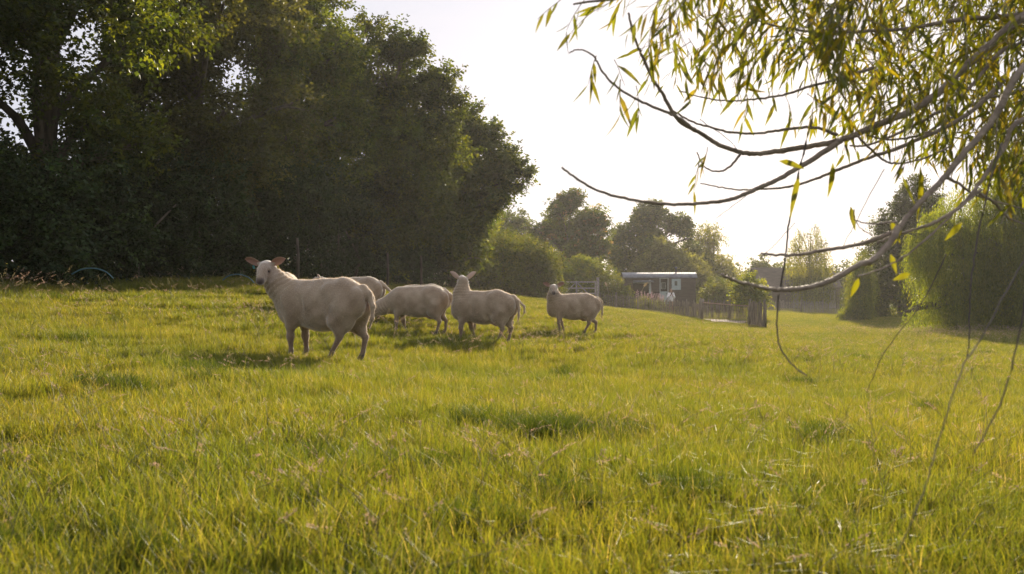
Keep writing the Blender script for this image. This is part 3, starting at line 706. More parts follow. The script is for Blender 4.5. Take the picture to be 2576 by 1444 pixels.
def mat_skin(name, rough, trans, noise=1.0, sheen=0.0, bump=.25, bs=60):
    m = bpy.data.materials.new(name); nt, p, out = nodes_of(m)
    a = nt.nodes.new('ShaderNodeAttribute'); a.attribute_name = 'tint'
    tc = nt.nodes.new('ShaderNodeTexCoord'); n = nt.nodes.new('ShaderNodeTexNoise'); n.inputs['Scale'].default_value = 5; n.inputs['Detail'].default_value = 6
    r = nt.nodes.new('ShaderNodeValToRGB'); r.color_ramp.elements[0].position = .3; r.color_ramp.elements[1].position = .65
    r.color_ramp.elements[0].color = (.66, .60, .54, 1); r.color_ramp.elements[1].color = (1, 1, 1, 1)
    x = nt.nodes.new('ShaderNodeMix'); x.data_type = 'RGBA'; x.blend_type = 'MULTIPLY'; x.inputs['Factor'].default_value = noise
    nt.links.new(tc.outputs['Object'], n.inputs['Vector']); nt.links.new(n.outputs['Fac'], r.inputs[0])
    nt.links.new(a.outputs['Color'], x.inputs['A']); nt.links.new(r.outputs[0], x.inputs['B']); nt.links.new(x.outputs['Result'], p.inputs['Base Color'])
    p.inputs['Roughness'].default_value = rough; p.inputs['Sheen Weight'].default_value = sheen; p.inputs['Sheen Roughness'].default_value = .4
    n2 = nt.nodes.new('ShaderNodeTexNoise'); n2.inputs['Scale'].default_value = bs; n2.inputs['Detail'].default_value = 4
    b = nt.nodes.new('ShaderNodeBump'); b.inputs['Strength'].default_value = bump; b.inputs['Distance'].default_value = .01
    nt.links.new(tc.outputs['Object'], n2.inputs['Vector']); nt.links.new(n2.outputs['Fac'], b.inputs['Height']); nt.links.new(b.outputs[0], p.inputs['Normal'])
    if trans:
        t = nt.nodes.new('ShaderNodeBsdfTranslucent'); nt.links.new(x.outputs['Result'], t.inputs['Color'])
        ms = nt.nodes.new('ShaderNodeMixShader'); ms.inputs[0].default_value = trans
        nt.links.new(p.outputs[0], ms.inputs[1]); nt.links.new(t.outputs[0], ms.inputs[2]); nt.links.new(ms.outputs[0], out.inputs['Surface'])
    return m
M_wool = mat_skin('shorn_wool', .85, 0.0, 1.0, 1.0, .8, 55)
M_ear = mat_skin('ear_skin', .7, .18, .5, .3, .1)
M_eye = mat_noise('eye_dark', (.01, .008, .006), (.02, .015, .01), 20, .12, bump=0)
M_tag = mat_noise('tag_blue', (.05, .25, .30), (.07, .30, .36), 20, .4, bump=0)
M_tagy = mat_noise('tag_yellow', (.55, .42, .05), (.6, .48, .08), 20, .4, bump=0)
M_fuzz = mat_leaf('wool_fuzz', trans=(1.0, .95, .85), mix=.5, rough=.7, spec=.2)

def sheep(name_label, px, d, heading, head_pos, head_dir, res, seed, group, scale=1.0, legs=None, tailside=0.0, tags=(1, 1), tail_out=.05, ear_up=.06, lift=.03, eyes=True):
    """heading: direction the body faces (rad, world). head_pos: local poll position; head_dir: world direction of the muzzle"""
    rng = np.random.default_rng(seed); x = (px - 1288) / F * d; base = (x, d, gz(x, d) + lift)
    root = empty('sheep', base, name_label, 'sheep', group, rz=heading)
    ch, sh = math.cos(-heading), math.sin(-heading); hd = np.array([head_dir[0] * ch - head_dir[1] * sh, head_dir[0] * sh + head_dir[1] * ch, head_dir[2]], float)
    f = norm(hd); s_ = norm(np.cross([0, 0, 1.], f)) if abs(f[2]) < .95 else norm(np.cross([1., 0, 0], f)); u = np.cross(f, s_)
    H = np.array(head_pos, float)
    def hp(a, b, c): return H + (f * a + s_ * b + u * c) * 1.1
    Rm = np.stack([f, s_, u], 1)
    lo = np.array([-.85, -.42, -.03]); hi = np.array([.62, .42, .98])
    pad = .40; lo = np.minimum(lo, H - pad); hi = np.maximum(hi, H + pad)
    W = Field(lo, hi, res)
    # trunk
    W.ell((.27, 0, .585), (.25, .195, .235), .06); W.ell((.02, 0, .585), (.37, .215, .235), .10); W.ell((-.30, 0, .615), (.26, .20, .23), .08)
    W.ell((-.02, 0, .48), (.27, .185, .19), .08); W.ell((.43, 0, .53), (.13, .115, .17), .08)
    W.cone((.33, 0, .76), (-.25, 0, .79), .045, .06, .10)
    for q in (1, -1):
        W.ell((-.34, q * .115, .50), (.17, .10, .22), .05); W.ell((.30, q * .115, .52), (.11, .085, .20), .05); W.ell((-.18, q * .10, .73), (.07, .06, .07), .06)
        W.ell((-.50, q * .085, .60), (.09, .09, .15), .05)
    for q in (1, -1): W.ell((-.115, q * .265, .56), (.06, .07, .17), .06, sub=True); W.ell((.135, q * .255, .55), (.035, .06, .18), .05, sub=True); W.ell((-.13, q * .21, .40), (.05, .06, .06), .04, sub=True)
    L = legs or {}
    for nm, (bx, q) in dict(fl=(.30, 1), fr=(.30, -1), rl=(-.36, 1), rr=(-.36, -1)).items():
        dx, dy = L.get(nm, (0, 0))
        if nm[0] == 'f':
            W.chain([(bx, q * .115, .48), (bx + .02 + dx * .35, q * .12, .36), (bx + .015 + dx * .65, q * .12 + dy * .6, .235), (bx + dx * .95, q * .12 + dy, .085), (bx + dx + .01, q * .12 + dy, .045)], [.075, .050, .034, .022, .027], .03)
            W.ell((bx + .02 + dx * .65, q * .12 + dy * .6, .235), (.036, .034, .045), .02)
            W.cone((bx + dx + .02, q * .12 + dy, .03), (bx + dx + .035, q * .12 + dy, .008), .028, .033, .015)
        else:
            W.chain([(bx, q * .125, .52), (bx + .04 + dx * .2, q * .135, .40), (bx - .04 + dx * .4, q * .13 + dy * .4, .31), (bx - .10 + dx * .7, q * .125 + dy * .6, .235)], [.12, .088, .052, .033], .04)
            W.chain([(bx - .105 + dx * .7, q * .125 + dy * .6, .24), (bx - .075 + dx, q * .125 + dy, .085), (bx - .06 + dx, q * .125 + dy, .045)], [.033, .022, .027], .02)
            W.cone((bx - .05 + dx, q * .125 + dy, .03), (bx - .035 + dx, q * .125 + dy, .008), .028, .033, .015)
    W.ell((-.24, 0, .35), (.10, .085, .085), .04)
    # neck and head
    nb = np.array((.36, 0, .62)); nk = H - f * .01 - u * .03
    mid = (nb + nk) / 2 + np.array((.03, 0, -.015))
    W.chain([nb, mid, nk], [.17, .125, .088], .09)
    W.chain([(.42, 0, .50), mid + np.array((.03, 0, -.05)), hp(.02, 0, -.05)], [.10, .075, .05], .06)
    W.ell(hp(.035, 0, 0), (.095, .072, .078), .03, Rm); W.ell(hp(.10, 0, .012), (.09, .058, .062), .03, Rm)
    W.cone(hp(.10, 0, -.005), hp(.215, 0, -.02), .058, .038, .03); W.cone(hp(.05, 0, -.05), hp(.195, 0, -.045), .048, .030, .03)
    W.ell(hp(.225, 0, -.018), (.034, .038, .034), .02, Rm); W.cone(hp(.06, 0, .05), hp(.2, 0, .012), .035, .026, .03)
    for q in (1, -1):
        W.ell(hp(.075, q * .052, .028), (.028, .018, .018), .02, Rm); W.ell(hp(.075, q * .045, -.04), (.045, .026, .04), .03, Rm)
        W.ell(hp(.105, q * .062, .012), (.018, .012, .014), .008, Rm, sub=True)
        W.ell(hp(.252, q * .018, -.008), (.010, .006, .006), .004, Rm, sub=True)
        W.cone(hp(0, q * .05, .03), hp(-.01, q * .085, .035), .024, .014, .02)
    # tail
    ty = tailside
    tail = [(-.52, 0, .74), (-.60, ty * .3, .68), (-.63 - tail_out, ty * .7, .56), (-.635 - tail_out, ty, .44), (-.615 - tail_out * .6, ty, .34)]
    W.chain(tail, [.05, .034, .024, .017, .011], .03)
    V, Q = W.mesh(); V = smooth_verts(V, Q, 2)
    # skin folds, muscle and lumps
    n = len(V); dn = np.linalg.norm(V - mid, axis=1); ax_ = norm(nk - nb); tt = (V - nb) @ ax_
    ctr = np.array((0, 0, .56)); out = norm(V - np.where((V[:, :1] > .4), mid[None], np.array([[0, 0, .56]]) * np.array([[1, 1, 1]]) + V * np.array([[1, 0, 0]])))
    body = np.clip((V[:, 2] - .33) / .1, 0, 1)
    fold = np.exp(-(dn / .17) ** 2) * np.sin(tt * 120 + 2 * np.sin(V[:, 1] * 20)) * .008
    lump = (.006 * np.sin(V[:, 0] * 17 + 1.3 * np.sin(V[:, 2] * 13)) * np.sin(V[:, 2] * 19 + V[:, 1] * 9 + seed) + .003 * np.sin(V[:, 0] * 41 + seed) * np.sin(V[:, 2] * 37 + V[:, 1] * 31)) * body
    hd_ = np.linalg.norm(V - H, axis=1); lump = lump * np.clip((hd_ - .2) / .15, 0, 1)
    V = V + out * (fold + lump)[:, None]
    # coat colours by region: darker towards the feet, under the tail, around the eyes
    wool = np.array((.35, .275, .195)); T = np.tile(wool, (n, 1)); T *= (1 + .05 * rng.normal())
    def blend(mask, col): 
        nonlocal T; m = np.clip(mask, 0, 1)[:, None]; T = T * (1 - m) + np.array(col) * m
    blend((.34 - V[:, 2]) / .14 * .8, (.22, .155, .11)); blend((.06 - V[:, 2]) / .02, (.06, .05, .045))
    blend((1 - np.linalg.norm((V - np.array((-.03, 0, .26))) / np.array((.38, .2, .13)), axis=1)) * 1.5, (.50, .36, .24))
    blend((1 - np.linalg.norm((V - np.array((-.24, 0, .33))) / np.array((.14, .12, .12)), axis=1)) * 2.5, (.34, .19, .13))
    blend((1 - np.linalg.norm((V - np.array((-.545, ty * .2 + .0, .60))) / np.array((.07, .09, .12)), axis=1)) * 1.6, (.16, .08, .06))
    L3 = (V - H) @ Rm
    face = np.clip((.17 - np.linalg.norm(L3 - np.array((.10, 0, 0)), axis=1)) / .04, 0, 1); blend(face * .9, (.42, .35, .29))
    blend((1 - np.linalg.norm((L3 - np.array((.245, 0, -.02))) / np.array((.052, .06, .052)), axis=1)) * 3.5, (.10, .075, .07))
    for q in (1, -1):
        blend((1 - np.linalg.norm((L3 - np.array((.105, q * .062, .012))) / np.array((.042, .026, .032)), axis=1)) * 2, (.22, .15, .12))
        blend((1 - np.linalg.norm((L3 - np.array((.16, q * .055, -.02))) / np.array((.05, .03, .03)), axis=1)) * 1.2, (.40, .31, .26))
    for _ in range(5):    # stains
        c = V[rng.integers(0, n)]; blend((1 - np.linalg.norm((V - c) / rng.uniform(.04, .1, 3), axis=1)) * .6, (.38, .30, .20))
    # ears: cupped leaves, front and back skin
    EV = []; EF = []; ET = []
    na, nb_ = 9, 5
    for q in (1, -1):
        for layer in (0, 1):
            b0 = n + len(EV)
            for i in range(na):
                t = i / (na - 1); wd = .047 * math.sin(math.pi * min(1, (t * .86 + .14))) ** .7 * (1 if t < .98 else .2)
                for j in range(nb_):
                    v = (j / (nb_ - 1) * 2 - 1); cup = (.020 * (1 - v * v)) * math.sin(math.pi * (t * .8 + .15)); dpt = -cup - (.004 if layer else 0)
                    p = hp(.005 + .012 * 0 + dpt * .9 - .015 * t, q * (.060 + .150 * t), .038 + wd * v * .95 + ear_up * t - .012 * t * t)
                    EV.append(p); ET.append((.33, .20, .17) if not layer else (.50, .38, .30))
            for i in range(na - 1):
                for j in range(nb_ - 1):
                    a = b0 + i * nb_ + j; EF.append((a, a + nb_, a + nb_ + 1, a + 1))
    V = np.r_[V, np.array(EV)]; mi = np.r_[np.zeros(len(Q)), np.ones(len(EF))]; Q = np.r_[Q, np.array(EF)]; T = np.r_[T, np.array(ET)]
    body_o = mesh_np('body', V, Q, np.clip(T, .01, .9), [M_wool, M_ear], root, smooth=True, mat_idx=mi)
    # short fuzz over the coat, coloured brighter than the wool to imitate a sunlit rim
    me = body_o.data; nn = np.zeros(n * 3 + len(EV) * 3, np.float32); me.vertices.foreach_get('normal', nn); nn = nn.reshape(-1, 3)[:n]
    Nf = 56000 if res < .0105 else 16000
    pick = rng.integers(0, n, Nf); pick = pick[(V[pick, 2] > .12) & (hd_[pick] > .12)]
    p0 = V[pick] + rng.normal(size=(len(pick), 3)) * res * .4; dr = norm(nn[pick] + .35 * rng.normal(size=(len(pick), 3)) + np.array([[-.25, 0, -.2]])); ln = rng.uniform(.004, .011, (len(pick), 1)); sd = norm(np.cross(dr, rng.normal(size=dr.shape))) * .0009
    FV = np.stack([p0 - sd - dr * .002, p0 + sd - dr * .002, p0 + dr * ln], 1).reshape(-1, 3)
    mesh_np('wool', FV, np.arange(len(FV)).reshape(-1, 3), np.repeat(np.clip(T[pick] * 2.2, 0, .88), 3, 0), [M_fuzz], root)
    if eyes:
        for q in (1, -1):
            mb = MB(); c = Vector(hp(.100, q * .056, .013)); vs = []; fs = []; r = .0125
            for i in range(7):
                for j in range(10): th = math.pi * i / 6; ph = 2 * math.pi * j / 10; vs.append(c + Vector((math.sin(th) * math.cos(ph), math.sin(th) * math.sin(ph), math.cos(th))) * r)
            for i in range(6):
                for j in range(10): fs.append((i * 10 + j, i * 10 + (j + 1) % 10, (i + 1) * 10 + (j + 1) % 10, (i + 1) * 10 + j))
            mb.add(vs, fs); mb.build('eye', M_eye, root, smooth=True)
        for q, on in zip((1, -1), tags):
            if on:
                mb = MB(); c = Vector(hp(.02, q * .125, .02)); a = Vector(s_); b = Vector(u); t = Vector(f)
                vs = [c + a * x * .012 + b * (y * .020 - .012) + t * z * .0015 for x in (-1, 1) for y in (-1, 1) for z in (-1, 1)]
                mb.add(vs, [(0, 1, 3, 2), (4, 6, 7, 5), (0, 4, 5, 1), (2, 3, 7, 6), (0, 2, 6, 4), (1, 5, 7, 3)])
                mb.tube([c + t * -.004 + b * .004, c + t * .005 + b * .004], .005, 8); mb.build('ear_tag', M_tag if q == tags_blue(seed) else M_tagy, root)
    root.scale = (scale,) * 3
    return root
def tags_blue(seed): return -1 if seed % 2 else 1

G = 'shorn sheep in the meadow'
PI = math.pi
sheep('large shorn sheep nearest the viewer, standing side on with its head turned to look out', 811, 10.7, PI - .45, (.64, .13, .985), (-.12, -.80, -.58), .009, 101, G, 1.01, lift=.035, legs=dict(fl=(.02, 0), fr=(0, 0), rl=(.22, 0), rr=(0, 0)), tailside=.05, tail_out=.03)
sheep('sheep mostly hidden behind the large nearest sheep, its rump and tail showing past it', 893, 17.3, PI - .22, (.72, .0, .80), (-.9, -.2, -.45), .013, 102, G, .90, lift=.0, tailside=.03, tail_out=.12, tags=(0, 0))
sheep('sheep glimpsed only as a pale rump above the shoulder of the large nearest sheep', 724, 17.6, PI / 2 + .1, (.62, .0, .45), (0, .8, -.6), .014, 108, G, .84, lift=-.01, tailside=.0, tail_out=.0, tags=(0, 0))
sheep('grazing sheep with its head down in the grass, right of the large one', 1050, 16.0, PI - .12, (.86, .05, .40), (-.75, -.1, -.66), .011, 103, G, .90, legs=dict(fl=(.06, 0), fr=(-.05, 0), rl=(.05, 0), rr=(-.05, 0)), tailside=.02, tail_out=.0, tags=(0, 0))
sheep('sheep standing close behind the grazing one, its rump edging out to the right', 1060, 18.4, PI - .12, (.62, .0, .45), (-.7, .2, -.65), .014, 104, G, .83, tailside=-.02, tail_out=.02, tags=(0, 0))
sheep('sheep with raised ears and its head turned away from the viewer, looking towards the hedge', 1216, 15.4, PI - .33, (.38, -.04, 1.03), (-.3, .92, -.05), .010, 105, G, .93, ear_up=.10, legs=dict(fl=(.06, 0), fr=(-.09, 0), rl=(.11, 0), rr=(.02, 0)), tailside=.04, tail_out=.0, tags=(0, 0))
sheep('sheep hidden behind the one looking away, tail sticking out to its right', 1229, 17.3, PI - .15, (.76, .0, .74), (-.9, -.1, -.4), .014, 106, G, .86, tailside=.0, tail_out=.10, tags=(0, 0))
sheep('rightmost sheep standing alone, facing out with both ears spread', 1442, 19.7, PI + .12, (.44, .12, .985), (-.04, -.9, -.42), .010, 107, G, .93, legs=dict(fl=(.02, .02), fr=(-.12, 0), rl=(.20, 0), rr=(-.08, 0)), tailside=.02, tail_out=-.01, tags=(0, 0))
# ------------------------------------------------------------------ shepherd hut
M_board = mat_noise('dark_boards', (.05, .038, .032), (.11, .085, .07), 5, .8, bump=.5, stretch=(.4, .4, 6))
M_tin = mat_noise('corrugated_tin', (.10, .105, .12), (.18, .19, .215), 4, .42, metal=.6, bump=.1)
M_paint = mat_noise('grey_blue_paint', (.30, .36, .36), (.38, .44, .43), 6, .5, bump=.1)
M_frame = mat_noise('pale_frame', (.40, .42, .40), (.5, .52, .5), 9, .5, bump=.1)
M_glass = mat_noise('window_glass', (.05, .06, .06), (.07, .08, .08), 3, .06, bump=0, spec=1.0)
M_iron = mat_noise('black_iron', (.02, .02, .02), (.05, .045, .04), 20, .5, metal=.6, bump=.1)
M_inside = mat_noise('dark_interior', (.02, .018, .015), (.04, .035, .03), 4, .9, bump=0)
M_wood = mat_noise('weathered_wood', (.13, .105, .08), (.28, .23, .18), 9, .85, bump=.5, stretch=(1, 1, .3))
M_greywood = mat_noise('grey_wood', (.22, .19, .17), (.38, .34, .30), 9, .85, bump=.5)

def build_hut():
    d = 80.0; a = P(1568, 0, d).x; b = P(1752, 0, d).x; Lh = b - a; zt = EYE + (HOR - 684) / F * d; cx = (a + b) / 2; g = gz(cx, d)
    root = empty('shepherd_hut', (cx, d + 1.1, g), 'dark boarded shepherd hut with a curved corrugated tin roof', 'hut')
    W_, H0 = 2.3, zt - g; eave = H0 - .50; fl = .45; L2 = Lh / 2 - .08
    w = MB()
    # front wall (faces the camera, -y) with door and window openings: built from boards around them
    def X(px): return P(px, 0, d).x - cx
    dz0, dz1 = fl, eave - .05; dx0, dx1 = X(1661), X(1679); wx0, wx1 = X(1690), X(1708)
    y = -W_ / 2
    def panel(x0, x1, z0, z1):
        nb = max(1, int(round((z1 - z0) / .14)))
        for i in range(nb):
            h = (z1 - z0) / nb; w.box(((x0 + x1) / 2, y - .004, z0 + (i + .5) * h), (x1 - x0, .04, h - .012), rx=R(3))
        w.box(((x0 + x1) / 2, y + .03, (z0 + z1) / 2), (x1 - x0, .02, z1 - z0))
    ox0, ox1 = X(1592), X(1636)   # wide opening under the awning at the left
    panel(-L2, ox0, fl, eave); panel(ox1, dx0, fl, eave); panel(dx1, wx0, fl, eave); panel(wx1, L2, fl, eave); panel(wx0, wx1, fl, eave - .95); panel(wx0, wx1, eave - .06, eave)
    panel(ox0, ox1, fl, fl + .75); panel(ox0, ox1, eave - .3, eave); panel(dx0, dx1, eave - .05, eave)
    for s in (-1, 1): w.box((s * L2, 0, (fl + eave) / 2 + .0), (.05, W_ - .1, eave - fl))
    w.box((0, W_ / 2, (fl + eave) / 2), (2 * L2, .05, eave - fl)); w.box((0, 0, fl - .03), (2 * L2 - .02, W_ - .02, .06))
    w.build('wall', M_board, root)
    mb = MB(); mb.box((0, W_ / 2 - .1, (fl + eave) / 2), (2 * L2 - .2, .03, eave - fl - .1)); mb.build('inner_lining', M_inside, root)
    # roof: corrugated arch
    V = []; nx = int(Lh / .035); na = 14; Lr = Lh / 2 + .06
    for i in range(nx + 1):
        x = -Lr + 2 * Lr * i / nx; c = .016 * math.sin(2 * math.pi * x / .14)
        for j in range(na + 1):
            an = R(168) - R(156) * j / na; V.append((x, -math.cos(an) * -1 * (W_ / 2 + .12) / .978, eave - .10 + (math.sin(an)) * (.58 + c) + c * .2))
    f = np.array([(i * (na + 1) + j, (i + 1) * (na + 1) + j, (i + 1) * (na + 1) + j + 1, i * (na + 1) + j + 1) for i in range(nx) for j in range(na)])
    rf = mesh_np('roof', V, f, mats=[M_tin], parent=root, smooth=True); so = rf.modifiers.new('thickness', 'SOLIDIFY'); so.thickness = .012
    for s in (-1, 1):
        mb = MB(); pts = [(s * (L2 - .01), math.cos(R(168) - R(156) * j / 12) * (W_ / 2), eave - .12 + math.sin(R(168) - R(156) * j / 12) * .55) for j in range(13)]
        mb.add(pts + [(s * (L2 - .01), W_ / 2, eave - .02), (s * (L2 - .01), -W_ / 2, eave - .02)], [tuple(range(15))]); mb.build('gable', M_board, root)
    # flue
    fx = X(1704); mb = MB(); mb.tube([(fx, -.45, eave + .28), (fx, -.45, eave + .34), (fx, -.45, eave + .36)], [.17, .15, .07], 12); mb.tube([(fx, -.45, eave + .3), (fx, -.45, eave + .82)], .06, 12)
    fo = mb.build('flue', M_iron, root, smooth=True); mb = MB(); mb.tube([(fx, -.45, eave + .82), (fx, -.45, eave + .85), (fx, -.45, eave + .90), (fx, -.45, eave + .93)], [.10, .11, .07, .01], 12); mb.build('cowl', M_tin, fo, smooth=True)
    # stable door: lower leaf shut, upper leaf folded back to the right over the wall
    mb = MB(); mb.box(((dx0 + dx1) / 2, y, fl + .52), (dx1 - dx0 - .03, .04, 1.0))
    for k in range(5): mb.box((dx0 + .05 + (dx1 - dx0 - .1) * k / 4, y - .023, fl + .52), (.012, .008, .96))
    dr = mb.build('door', M_paint, root, bevel=.004); mb = MB(); mb.box((dx1 - .08, y - .04, fl + .85), (.03, .04, .12)); mb.build('handle', M_iron, dr)
    mb = MB()
    for xx in (dx0 - .03, dx1 + .03): mb.box((xx, y - .03, (dz0 + dz1) / 2), (.06, .05, dz1 - dz0))
    mb.box(((dx0 + dx1) / 2, y - .032, dz1 + .03), (dx1 - dx0 + .14, .05, .06)); mb.build('door_frame', M_frame, root)
    # small picture window seen through the doorway on the far wall
    mb = MB(); mb.box(((dx0 + dx1) / 2 - .02, y + .12, eave - .62), (.34, .03, .52)); wn_ = mb.build('window', M_frame, root); mb = MB(); mb.box(((dx0 + dx1) / 2 - .02, y + .10, eave - .62), (.28, .014, .46)); mb.build('pane', M_glass, wn_)
    # opened upper leaf with its own small window
    ux = (X(1689) + X(1712)) / 2; mb = MB(); mb.box((ux, y - .06, eave - .50), (X(1712) - X(1689), .035, .90)); sh = mb.build('shutter', M_paint, root, bevel=.004)
    mb = MB(); mb.box((ux - .02, y - .083, eave - .42), (.22, .014, .36)); mb.build('pane', M_glass, sh)
    # awning post and rail at the left, pale frame of the wide opening
    mb = MB(); mb.box((ox1 - .04, y - .05, (fl + eave) / 2 + .35), (.16, .05, 1.1)); mb.box(((ox0 + ox1) / 2, y - .05, eave - .36), (ox1 - ox0, .06, .14)); mb.build('opening_frame', M_frame, root)
    mb = MB(); mb.box(((ox0 + ox1) / 2 + .1, y - .32, eave - .26), (ox1 - ox0 + .2, .62, .03), rx=R(14)); mb.build('awning', M_tin, root)
    # chassis and wheels
    mb = MB()
    for s in (-1, 1): mb.box((0, s * .7, fl - .12), (2 * L2 - .3, .1, .12))
    mb.build('chassis', M_iron, root)
    for sx in (-1, 1):
        for sy in (-1, 1):
            mb = MB(); c = Vector((sx * (L2 - .9), sy * .95, .26)); n = 18
            ring = [c + Vector((math.cos(2 * math.pi * k / n) * .25, 0, math.sin(2 * math.pi * k / n) * .25)) for k in range(n + 1)]; mb.tube(ring, .025, 6, cap=False)
            for k in range(6): mb.tube([c, c + Vector((math.cos(math.pi * k / 3) * .25, 0, math.sin(math.pi * k / 3) * .25))], .012, 5)
            mb.tube([c - Vector((0, .06, 0)), c + Vector((0, .06, 0))], .05, 8); mb.build('wheel', M_iron, root, smooth=True)
    # steps
    mb = MB()
    for k in range(2): mb.box(((dx0 + dx1) / 2, y - .2 - .25 * (1 - k), .12 + .17 * k), (.8, .25, .05))
    for s in (-1, 1): mb.box(((dx0 + dx1) / 2 + s * .36, y - .32, .14), (.04, .5, .26))
    mb.build('step', M_wood, root)
build_hut()

def build_barn():
    d = 96.0; x0, x1 = P(1915, 0, d).x, P(2112, 0, d).x; cx = (x0 + x1) / 2; g = gz(cx, d + 3)
    r = empty('barn', (cx, d + 3, g), 'long low dark weatherboarded barn behind the birch tree', 'building'); L = x1 - x0; H = EYE + (HOR - 722) / F * d - g
    w = MB()
    nb = int(H / .2)
    for i in range(nb): w.box((0, -3 - .004, (i + .5) * H / nb), (L, .05, H / nb - .015), rx=R(3))
    w.box((0, -2.95, H / 2), (L, .03, H)); w.box((0, 3, H / 2), (L, .05, H))
    for s in (-1, 1): w.box((s * L / 2, 0, H / 2), (.05, 5.9, H)); w.add([(s * L / 2, -3, H), (s * L / 2, 3, H), (s * L / 2, 0, H + 1.9)], [(0, 1, 2)])
    w.build('wall', M_board, r)
    mb = MB()
    for s in (-1, 1): mb.box((0, s * 1.58, H + .93), (L + .5, 3.75, .06), rx=-s * math.atan2(1.9, 3))
    mb.build('roof', M_board, r)
    mb = MB()
    for px in (2010, 2085): mb = MB(); mb.box((P(px, 0, d).x - cx, -3.06, H * .45), (1.2, .05, H * .8)); mb.build('door', M_greywood, r)
build_barn()

# ------------------------------------------------------------------ fences and gate
def paling(label, line, height, posts, seed, gap=.125, mat=None, lean=.03, hj=.06, rail=True, pw=.035, name='paling_fence'):
    """line: [(px, d), ...] ground line in frame columns"""
    rng = np.random.default_rng(seed); L = [((px - 1288) / F * d, d) for px, d in line]; b = L[0]; base = Vector((b[0], b[1], gz(*b)))
    root = empty(name, base, label, 'fence'); mb = MB(); wr = MB(); seg = []
    for (p, q) in zip(L[:-1], L[1:]):
        n = max(2, int(math.hypot(q[0] - p[0], q[1] - p[1]) / gap)); seg += [(p[0] + (q[0] - p[0]) * i / n, p[1] + (q[1] - p[1]) * i / n) for i in range(n)]
    wire = []
    for i, (x, y) in enumerate(seg):
        if i % 8 == 0: wire.append(Vector((x, y, gz(x, y))) - base)
        if rng.random() < .03: continue
        z = gz(x, y); h = height * (1 + hj * rng.normal()); dx, dy = rng.normal() * lean, rng.normal() * lean; w = pw * rng.uniform(.7, 1.3)
        c = Vector((x + dx / 2, y + dy / 2, z + h / 2)) - base; mb.box(c, (w, .022, h), ry=dx / h, rz=rng.normal() * .3)
        t = Vector((x + dx, y + dy, z + h)) - base; mb.add([t + Vector((-w / 2, -.01, -.005)), t + Vector((w / 2, -.01, -.005)), t + Vector((w / 2, .01, -.005)), t + Vector((-w / 2, .01, -.005)), t + Vector((0, 0, .04))], [(0, 1, 4), (1, 2, 4), (2, 3, 4), (3, 0, 4)])
    mb.build('paling', mat or M_wood, root)
    for hh in (.22, .8):
        pts = [v + Vector((0, -.014, height * hh)) for v in wire]; 
        if len(pts) > 1: wr.tube(pts, .006 if rail else .02, 4)
    wr.build('wire', M_iron, root)
    for (px, d) in posts:
        x = (px - 1288) / F * d; z = gz(x, d); pm = MB(); c = Vector((x, d - .07, z)) - base
        pm.tube([c - Vector((0, 0, .2)), c + Vector((rng.normal() * .02, 0, height * .6)), c + Vector((rng.normal() * .04, 0, height * 1.12)), c + Vector((0, 0, height * 1.16))], [.058, .055, .05, .02], 8); pm.build('post', M_wood, root, smooth=True)
    return root
paling('low split paling fence running from the wooden gate towards the hut', [(1506, 71), (1550, 70.3), (1606, 69)], 1.05, [(1550, 70.2), (1604, 68.9)], 1)
paling('low paling fence in front of the person and the hut', [(1606, 69), (1660, 67), (1700, 64.5), (1762, 58)], .95, [(1694, 64.7), (1726, 61.5), (1745, 59.7), (1763, 57.9)], 2, gap=.14)
paling('tall close paling at the right end of the yard, darker and denser', [(1886, 52.5), (1905, 51.2), (1926, 50)], 1.25, [(1887, 52.4), (1925, 50)], 3, gap=.048)
paling('paling fence along the back of the gravel yard', [(1758, 62.5), (1820, 62.2), (1912, 61.5)], 1.15, [(1762, 62.4), (1835, 62)], 4, gap=.07)
paling('grey rail fence at the far side of the field below the barn', [(1930, 84), (2020, 80), (2110, 74)], .9, [(1960, 82.5), (2015, 80.2), (2070, 77)], 5, gap=.16, mat=M_greywood)

def build_hurdle():
    a = ((1766 - 1288) / F * 57.6, 57.6); b = ((1884 - 1288) / F * 52.7, 52.7); base = Vector((a[0], a[1], gz(*a))); r = empty('yard_gate', base, 'wide wire and paling gate with a reddish top rail in front of the gravel yard', 'gate')
    mb = MB(); A = Vector((a[0], a[1], gz(*a) + 1.02)) - base; B = Vector((b[0], b[1], gz(*b) + 1.02)) - base
    mb.tube([A, (A + B) / 2, B], .022, 6); mb.build('top_rail', mat_noise('reddish_rail', (.30, .17, .11), (.42, .26, .18), 9, .6, bump=.3), r, smooth=True)
    mb = MB(); n = 30
    for i in range(n + 1):
        t = i / n; x = a[0] + (b[0] - a[0]) * t; y = a[1] + (b[1] - a[1]) * t; z = gz(x, y); mb.box(Vector((x, y + .02, z + .53)) - base, (.028, .02, 1.06), rz=random.uniform(-.3, .3), ry=random.uniform(-.02, .02))
    mb.build('paling', M_wood, r)
    for p in (a, b): mb = MB(); c = Vector((p[0], p[1], gz(*p))) - base + Vector((0, -.06, 0)); mb.tube([c, c + Vector((.03, 0, 1.25))], [.075, .065], 8); mb.build('post', M_wood, r, smooth=True)
build_hurdle()

